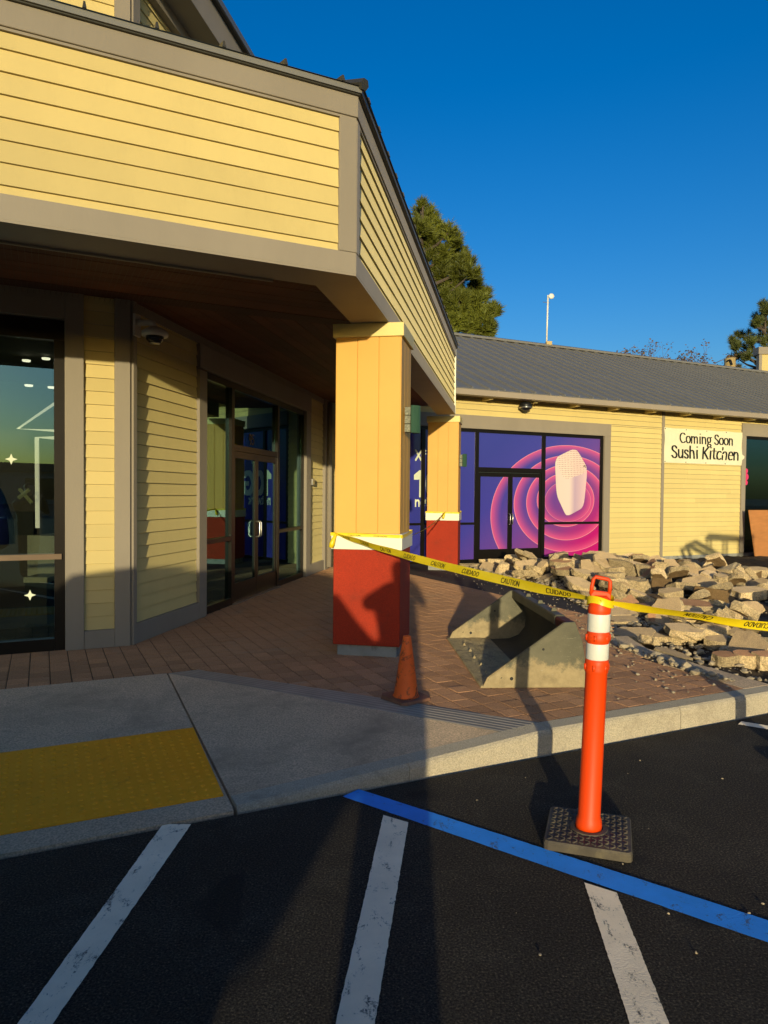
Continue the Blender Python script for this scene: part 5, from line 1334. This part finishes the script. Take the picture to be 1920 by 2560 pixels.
for _ in range(5200):
    n = random.uniform(.3, 8.8); e = abs(random.gauss(0, .9)) if random.random() < .7 else random.uniform(0, 5)
    s = edge_s(n) + e - .02; p = SN(s, n)
    r = random.choice((.006, .01, .016, .026, .04)) * random.uniform(.6, 1.2)
    crumb(p[0], p[1], (mound(s, n) if e > .12 else .15) + r * .4 + .02 * random.random(), r)
for _ in range(420):                                       # scattered on the paving and in the gutter
    n = random.uniform(.2, 8); s = edge_s(n) - abs(random.gauss(0, .55)); p = SN(s, n); r = random.choice((.004, .006, .009, .014)); crumb(p[0], p[1], .151 + r * .4, r)
for _ in range(26):
    p = (random.uniform(.2, 2.6), random.uniform(2.4, 4.6)); s, n = sn_of(p)
    if n < -.05: r = random.choice((.003, .004, .006)); crumb(p[0], p[1], .003 + r * .4, r)
tag(b.build('concrete_crumbs', M['gravel'], None), 'loose concrete crumbs and grit strewn about the heap', 'gravel', kind='stuff')

# ------------------------------------------------------------------ trees
def needles(name, clumps, mat, parent, nl=.22, per=46, wid=.012, seed=3):
    """clumps: (centre, direction, radius); each a brush of needle blades"""
    r = np.random.default_rng(seed); V = []; Fc = []
    for c, d, L in clumps:
        d = np.array(d, float); d /= np.linalg.norm(d)
        h = np.array([0, 0, 1.]) if abs(d[2]) < .9 else np.array([1., 0, 0]); x = np.cross(d, h); x /= np.linalg.norm(x); y = np.cross(d, x)
        k = per
        a = r.uniform(0, 2 * np.pi, k); al = r.uniform(-.5, .5, k) * L; sp = r.uniform(.35, 1.15, k)
        base = np.array(c) + d * al[:, None]
        dr = d * np.cos(sp)[:, None] + (x * np.cos(a)[:, None] + y * np.sin(a)[:, None]) * np.sin(sp)[:, None]
        ln = nl * r.uniform(.7, 1.25, k)
        side = np.cross(dr, r.normal(0, 1, (k, 3))); side /= (np.linalg.norm(side, axis=1)[:, None] + 1e-9); side *= wid
        tri = np.stack([base - side, base + side, base + dr * ln[:, None]], 1).reshape(-1, 3)
        V.append(tri)
    V = np.concatenate(V); n = len(V) // 3
    me = bpy.data.meshes.new(name); me.vertices.add(len(V)); off = np.array(root_loc(parent)); me.vertices.foreach_set('co', (V - off).ravel())
    me.loops.add(len(V)); me.loops.foreach_set('vertex_index', np.arange(len(V))); me.polygons.add(n)
    me.polygons.foreach_set('loop_start', np.arange(0, len(V), 3)); me.polygons.foreach_set('loop_total', np.full(n, 3)); me.materials.append(mat); me.update(); me.validate()
    o = bpy.data.objects.new(name, me); COL.objects.link(o); o.parent = parent; return o
def pine(depth, trunk_u, lobes, base_v, top_v, label, mat, seed, trunk_r=.28, dens=1.0, nl=.3, wid=.014, per=46):
    rr = random.Random(seed)
    bx, by, _ = dep(trunk_u, 1200, depth); root = empty('pine_tree', (bx, by, -.4), label, 'tree')
    top = dep(trunk_u, top_v, depth); b = MB()
    b.tube([(bx, by, -.45), (bx + .1, by, top[2] * .3), (bx - .05, by, top[2] * .65), (bx, by, top[2] - .3)], [trunk_r, trunk_r * .8, trunk_r * .5, .04], 8)
    cl = []
    for u, v, ru in lobes:
        c = dep(u, v, depth) + np.array([0, rr.uniform(-1.2, 1.2), 0]); R = max(6, ru - 7) * depth / F_PX
        # limb from the trunk to the lobe
        z0 = max(2., c[2] - R - .9 * abs(c[0] - bx) * .5); b.tube([(bx, by, z0), (bx + (c[0] - bx) * .6, by + (c[1] - by) * .6, z0 + (c[2] - z0) * .45), tuple(c)], [.10, .06, .02], 5)
        for _ in range(int(30 * dens * max(.5, (R / .7)) ** 2)):
            v_ = np.array([rr.gauss(0, 1), rr.gauss(0, 1), rr.gauss(0, 1)]); v_ /= np.linalg.norm(v_); f = rr.uniform(.45, 1) ** .6
            p = c + v_ * np.array([R, R, R * 1.05]) * f
            d = v_ * .8 + np.array([0, 0, 1.0]); cl.append((p, d, .35))
            if rr.random() < .12: b.tube([tuple(c), tuple(p)], [.022, .008], 4)
    b.build('trunk', M['bark'], root); needles('crown', cl, mat, root, nl, per, wid, seed)
    return root
LA = [(1052, 520, 24), (1040, 548, 24), (1075, 535, 22), (1085, 560, 24), (1048, 585, 30), (1078, 600, 30), (1112, 568, 20), (1118, 590, 24), (1105, 630, 34), (1140, 600, 22), (1152, 615, 24),
      (1150, 645, 30), (1168, 660, 22), (1075, 645, 32), (1110, 680, 36), (1150, 690, 30), (1085, 700, 30), (1175, 700, 20), (1190, 705, 20), (1130, 730, 36), (1165, 735, 30), (1200, 725, 24), (1219, 727, 17),
      (1100, 760, 32), (1140, 775, 36), (1185, 770, 34), (1215, 775, 24), (1228, 790, 20), (1232, 808, 16), (1160, 815, 34), (1200, 815, 32), (1222, 835, 20), (1130, 820, 30), (1180, 845, 28), (1205, 850, 20),
      (1000, 600, 34), (1010, 660, 40), (1030, 720, 44), (980, 700, 40), (1050, 790, 40), (990, 780, 44), (940, 760, 40), (930, 680, 30), (1010, 560, 24)]
pine(36, 1050, LA, 870, 500, 'tall bushy green pine rising behind the canopy edge', M['needle'], 5, dens=2.6, nl=.36, wid=.02, per=56)
LB = [(1908, 765, 14), (1900, 785, 16), (1915, 785, 16), (1893, 810, 14), (1910, 810, 18), (1880, 815, 12), (1872, 828, 12), (1890, 835, 20), (1915, 840, 22), (1850, 845, 13), (1842, 862, 12), (1858, 865, 14), (1836, 872, 9), (1875, 865, 18), (1900, 868, 22), (1880, 888, 14), (1848, 890, 12), (1860, 896, 12), (1895, 895, 18), (1892, 915, 14), (1852, 922, 11), (1862, 930, 10), (1890, 930, 14), (1925, 860, 24), (1935, 820, 20), (1940, 900, 24), (1925, 780, 14)]
pine(46, 1905, LB, 940, 752, 'smaller open pine at the right edge behind the wing roof', M['needle2'], 9, .2, dens=1.6, nl=.34, wid=.018, per=44)
def bare_tree(depth, u, v_top, width, label, seed, leaves=True):
    rr = random.Random(seed); bx, by, _ = dep(u, 1200, depth); root = empty('bare_tree', (bx, by, -.4), label, 'tree')
    zt = dep(u, v_top, depth)[2]; W = width * depth / F_PX / 2; b = MB(); tips = []
    def grow(p, d, L, r, k):
        e = p + d * L; b.tube([tuple(p), tuple((p + e) / 2 + np.array([rr.gauss(0, .05), rr.gauss(0, .05), 0]) * L), tuple(e)], [r, r * .8, r * .6], 4, cap=False)
        if k == 0: tips.append(e); return
        for _ in range(3 if k > 2 else 3):
            dd = d + np.array([rr.gauss(0, .45), rr.gauss(0, .45), rr.gauss(.12, .25)]); dd /= np.linalg.norm(dd); grow(e, dd, L * rr.uniform(.6, .85), r * .62, k - 1)
    grow(np.array([bx, by, -.45]), np.array([0, 0, 1.]), zt * .42, .13, 0)
    s0 = np.array([bx, by, zt * .40 - .1])
    for k in range(7):
        a = 2 * math.pi * k / 7; d = np.array([math.cos(a) * W / 3.2, math.sin(a) * W / 3.2, 1.0]); d /= np.linalg.norm(d); grow(s0, d, zt * .21, .06, 4)
    b.build('trunk', M['twig'], root)
    if leaves:
        lb = MB()
        for t in tips:
            for _ in range(5):
                c = t + np.array([rr.gauss(0, .12) for _ in range(3)]); s_ = rr.uniform(.05, .11); n_ = np.array([rr.gauss(0, 1) for _ in range(3)]); n_ /= np.linalg.norm(n_); x = np.cross(n_, [0, 0, 1.]); y = np.cross(n_, x); lb.add([c + x * s_, c + y * s_ * .6, c - x * s_, c - y * s_ * .6], [[0, 1, 2, 3]])
        lb.build('crown', M['leaf'], root)
    return root
bare_tree(44, 1735, 897, 90, 'nearly bare reddish tree top above the wing roof ridge', 21)
bare_tree(52, 1596, 897, 26, 'tiny bare tree tip above the wing roof ridge', 22)

# mast with a dish on the ridge, yellow post, far parapet
ZR = ridge_z + .1
def on_ridge(u):
    P = np.array(FC(0, OV - DD, 0)); n = np.array([FC.n[0], FC.n[1], 0]); d = ray(u, 880); k = ((P - C0) @ n) / (d @ n); p = C0 + d * k; return p[0], p[1]
x, y = on_ridge(1366); top = dep(1370, 738, y); ms = empty('antenna_mast', (x, y, ZR), 'thin white antenna mast with small round dish on the roof ridge', 'antenna')
b = MB(); b.tube([(x, y, ZR - .08), (top[0], y, top[2])], .028, 8); b.build('pole', M['mast'], ms, smooth=True)
c_ = dep(1375, 742, y); b = MB(); b.lathe([(.02, -.05), (.07, -.03), (.09, .0), (.09, .02), (.05, .035), (.01, .04)], (0, 0, 0), 18); b.v = [(c_[0] + .03 + X, c_[1] - .06 - Z, c_[2] + Y) for X, Y, Z in b.v]; b.build('dish', M['mast'], ms, smooth=True)
p0 = dep(1357, 755, y); p1 = dep(1375, 757, y); b = MB(); b.tube([p0, p1], .01, 5); b.build('cross_arm', M['steel'], ms)
b = MB(); b.box((lambda t, d, z: (t, d, z)), x - .02, x + .16, y - .1, y + .1, ZR - .06, ZR + .06); b.build('foot', M['pole'], ms)
D_ = 40; p = dep(1825, 930, D_); t_ = dep(1825, 896, D_); ps = empty('roof_post', (p[0], D_, -.4), 'short yellow post with bracket showing over the ridge by the pine', 'utility pole')
b = MB(); b.tube([(p[0], D_, -.45), (t_[0], D_, t_[2])], [.30, .30], 10); b.build('pole', M['pole'], ps, smooth=True)
b = MB(); b.tube([tuple(dep(1826, 900, D_ - .35)), tuple(dep(1830, 912, D_ - .4))], .05, 5); b.tube([tuple(dep(1817, 903, D_ - .3)), tuple(dep(1826, 899, D_ - .3))], .04, 5); b.build('bracket', M['bronze'], ps)
D_ = 30; fx = dep(1897, 900, D_)[0]; zt = dep(1900, 868, D_)[2]; fpv = empty('far_parapet', (fx + 2, D_, 0), 'yellow roof parapet block with taupe cap at the right edge', 'building')
I3 = lambda t, d, z: (t, d, z)
part('wall', M['yellow'], fpv, (I3, fx + .12, fx + 6, D_, D_ + .35, -.4, zt - .3)); part('corner_trim', M['taupe'], fpv, (I3, fx, fx + .119, D_ - .03, D_ + .2, -.4, zt - .3))
part('cap', M['taupe'], fpv, (I3, fx - .05, fx + 6, D_ - .08, D_ + .4, zt - .299, zt)); part('window', M['bronze'], fpv, (I3, fx + .55, fx + 3, D_ - .04, D_ - .001, zt - 2.4, zt - .95))

# ------------------------------------------------------------------ what throws the shadows: photographer and the parked car behind the camera
per = empty('person', (-.06, -.42, 0), 'photographer in dark clothes standing behind the camera, arms raised', 'person')
def skinned(name, verts, edges, radii, mat, parent, sub=2, root=0):
    me = bpy.data.meshes.new(name); off = root_loc(parent); me.from_pydata([tuple(Vector(v) - off) for v in verts], edges, [])
    o = bpy.data.objects.new(name, me); COL.objects.link(o); o.parent = parent
    sk = o.modifiers.new('skin', 'SKIN'); me.materials.append(mat)
    for i, r in enumerate(radii):
        d = me.skin_vertices[0].data[i]; d.radius = r if isinstance(r, tuple) else (r, r); d.use_root = (i == root)
    ss = o.modifiers.new('sub', 'SUBSURF'); ss.levels = sub; ss.render_levels = sub
    return o
PX, PY = -.06, -.42
V = [(PX, PY, .98), (PX, PY, 1.18), (PX, PY, 1.36), (PX, PY, 1.46), (PX, PY + .02, 1.54),
     (PX - .20, PY, 1.40), (PX - .30, PY + .14, 1.36), (PX - .16, PY + .28, 1.46), (PX - .06, PY + .33, 1.53),
     (PX + .19, PY, 1.42), (PX + .30, PY + .14, 1.20), (PX + .18, PY + .28, 1.42), (PX + .10, PY + .33, 1.53),
     (PX - .085, PY, .92), (PX - .085, PY + .02, .50), (PX - .08, PY - .02, .09), (PX - .09, PY + .13, .045),
     (PX + .085, PY, .92), (PX + .085, PY + .02, .50), (PX + .08, PY - .02, .09), (PX + .09, PY + .13, .045)]
Ed = [(0, 1), (1, 2), (2, 3), (3, 4), (2, 5), (5, 6), (6, 7), (7, 8), (2, 9), (9, 10), (10, 11), (11, 12), (0, 13), (13, 14), (14, 15), (15, 16), (0, 17), (17, 18), (18, 19), (19, 20)]
Rd = [(.21, .13), (.21, .13), (.21, .13), (.085, .085), (.06, .06), .10, .075, .05, .035, .10, .05, .04, .032, .125, .11, .085, .05, .125, .11, .085, .05]
skinned('body', V, Ed, Rd, M['cloth'], per)
b = MB(); b.lathe([(.03, -.125), (.052, -.10), (.068, -.05), (.076, 0), (.078, .04), (.07, .085), (.045, .115), (.01, .125)], (0, 0, 0), 20)
b.v = [(PX + .0 + x, PY + .03 + y * 1.2 + (.012 if (y > .05 and abs(x) < .02 and abs(z) < .03) else 0), 1.645 + z) for x, y, z in b.v]; b.build('head', M['skin'], per, smooth=True)
b = MB(); b.lathe([(.074, .02), (.083, .045), (.076, .09), (.05, .122), (.01, .133)], (0, 0, 0), 20); b.v = [(PX + x, PY + .018 + y * 1.2, 1.645 + z) for x, y, z in b.v]; b.build('hair', M['hair'], per, smooth=True)
for sx in (-1, 1):
    base = V[8] if sx < 0 else V[12]
    for k in range(5):
        a = np.array(base); f = np.array([-sx * (.01 + .012 * (k == 4)), .0, .03 - .016 * k]); tipv = a + f + np.array([-sx * .035, .035, .0])
        b = MB(); b.tube([a, a + f, tipv], [.011, .010, .008], 6); b.build('finger', M['skin'], per, smooth=True)

CX, CY = -2.47, -.55; hv = np.array([-.82, .57]); hv /= np.linalg.norm(hv); 
class CarF:
    def __call__(s, t, d, z): p = np.array([CX, CY]) + hv * t + np.array([hv[1], -hv[0]]) * d; return (p[0], p[1], z)
cf = CarF()
car = empty('parked_car', (CX, CY, 0), 'dark grey crossover car parked left of the camera', 'car')
lower = [(-2.25, .56), (-2.27, .75), (-2.2, 1.12), (-1.2, 1.08), (.9, 1.05), (1.9, .95), (2.2, .80), (2.26, .5), (2.15, .28), (1.75, .26), (1.70, .5), (1.52, .66), (1.3, .68), (1.08, .62), (.95, .28), (-.95, .28), (-1.08, .62), (-1.3, .68), (-1.52, .66), (-1.70, .5), (-1.74, .34), (-2.0, .50)]
b = MB(); b.hexa([cf(t, -.9, z) for t, z in lower], [cf(t, .9, z) for t, z in lower]); b.build('body', M['carpaint'], car, bevel=.03)
upper = [(-2.12, 1.06, .84), (-1.88, 1.36, .70), (-1.5, 1.56, .64), (-.2, 1.68, .62), (.25, 1.62, .64), (1.0, 1.045, .82)]
b = MB(); b.add([cf(t, -wd, z) for t, z, wd in upper] + [cf(t, wd, z) for t, z, wd in upper], [list(range(6)), list(range(6, 12))[::-1]] + [[i, (i + 1) % 6, 6 + (i + 1) % 6, 6 + i] for i in range(6)]); b.build('cabin', M['carpaint'], car, bevel=.02)
for s_ in (-1, 1):
    b = MB(); q = [(-1.55, 1.12, .815), (-1.42, 1.55, .69), (.15, 1.60, .67), (.72, 1.12, .805)]; b.add([cf(t, s_ * (wd + .012), z) for t, z, wd in q], [[0, 1, 2, 3]]); b.build('side_window', M['carglass'], car)
    for t in (-1.32, 1.32):
        b = MB(); b.lathe([(.20, -.11), (.33, -.10), (.345, -.05), (.345, .05), (.33, .10), (.2, .11)], (0, 0, 0), 24); b.v = [cf(t + x, s_ * .80 + z, .345 + y) for x, y, z in b.v]; wh = b.build('wheel', M['tyre'], car, smooth=True)
        b = MB(); b.lathe([(.02, .118), (.19, .112), (.2, .10)], (0, 0, 0), 18); b.v = [cf(t + x, s_ * (.80 + z), .345 + y) for x, y, z in b.v]; b.build('rim', M['steel'], wh)
    b = MB(); b.box(cf, 2.16, 2.27, s_ * .55, s_ * .82, .68, .80); b.build('headlight', M['reflect'], car)
    b = MB(); b.box(cf, -2.24, -2.16, s_ * .6, s_ * .86, .75, .98); b.build('tail_light', M['rust'], car)
b = MB(); q = [(-2.03, 1.12, .80), (-1.76, 1.55, .66)]; b.add([cf(q[0][0] - .02, -.74, 1.14), cf(q[0][0] - .02, .74, 1.14), cf(q[1][0] - .03, .6, 1.54), cf(q[1][0] - .03, -.6, 1.54)], [[0, 1, 2, 3]]); b.build('rear_window', M['carglass'], car)
b = MB(); b.add([cf(.98, -.74, 1.10), cf(.98, .74, 1.10), cf(.37, .6, 1.66), cf(.37, -.6, 1.66)], [[0, 1, 2, 3]]); b.build('windscreen', M['carglass'], car)

# shop row across the lot, met only as the dark skyline in the glass
fs = empty('far_shops', (10, -75, 0), 'low dark shop row across the parking lot behind the camera', 'building')
part('wall', M['taupe'], fs, (I3, -90, 110, -80, -75, 0, 4.0)); part('roof', M['roofdark'], fs, (I3, -91, 111, -80.5, -74.4, 4.0, 5.0))
for k in range(20): part('window', M['carglass'], fs, (I3, -86 + k * 10, -79 + k * 10, -74.98, -74.9, .6, 3.2))
# skid-steer loader parked beyond the picture edge: its cage throws the barred shadow on the yellow wall
sk = empty('skid_steer', (8.75, 6.2, 0), 'skid-steer loader without its bucket parked beyond the right picture edge', 'loader')
KF = Frame(8.75, 6.2, 100)
part('chassis', M['pole'], sk, (KF, -1.2, .75, -.45, .45, .28, .95), bevel=.04)
part('engine_cover', M['pole'], sk, (KF, -1.3, -.55, -.5, .5, .951, 1.30), bevel=.05)
for t in (-.75, .45):
    for s_ in (-1, 1):
        b = MB(); b.lathe([(.2, -.13), (.38, -.12), (.40, -.05), (.40, .05), (.38, .12), (.2, .13)], (0, 0, 0), 20); b.v = [KF(t + x, s_ * .62 + z, .40 + y) for x, y, z in b.v]; b.build('wheel', M['tyre'], sk, smooth=True)
for t in (-.5, .05, .6):
    for s_ in (-.43, .43): part('cage_post', M['bronze'], sk, (KF, t, t + .06, s_ - .03, s_ + .03, .952, 1.90))
part('cage_roof', M['bronze'], sk, (KF, -.56, .72, -.5, .5, 1.901, 1.98), bevel=.02)
part('seat', M['black'], sk, (KF, -.35, .1, -.25, .25, .952, 1.35), bevel=.04)
for s_ in (-.56, .56):
    b = MB(); b.tube([KF(-1.15, s_, 1.32), KF(-1.3, s_, 1.62), KF(-1.0, s_, 1.72), KF(.2, s_, 1.25), KF(1.05, s_, .9), KF(1.25, s_, .45)], .07, 8); b.build('lift_arm', M['pole'], sk, smooth=True)

# children linked through empties: keep every relation free of inverse offsets
for o in scene.objects:
    if o.parent is not None: o.matrix_parent_inverse = Matrix.Identity(4)
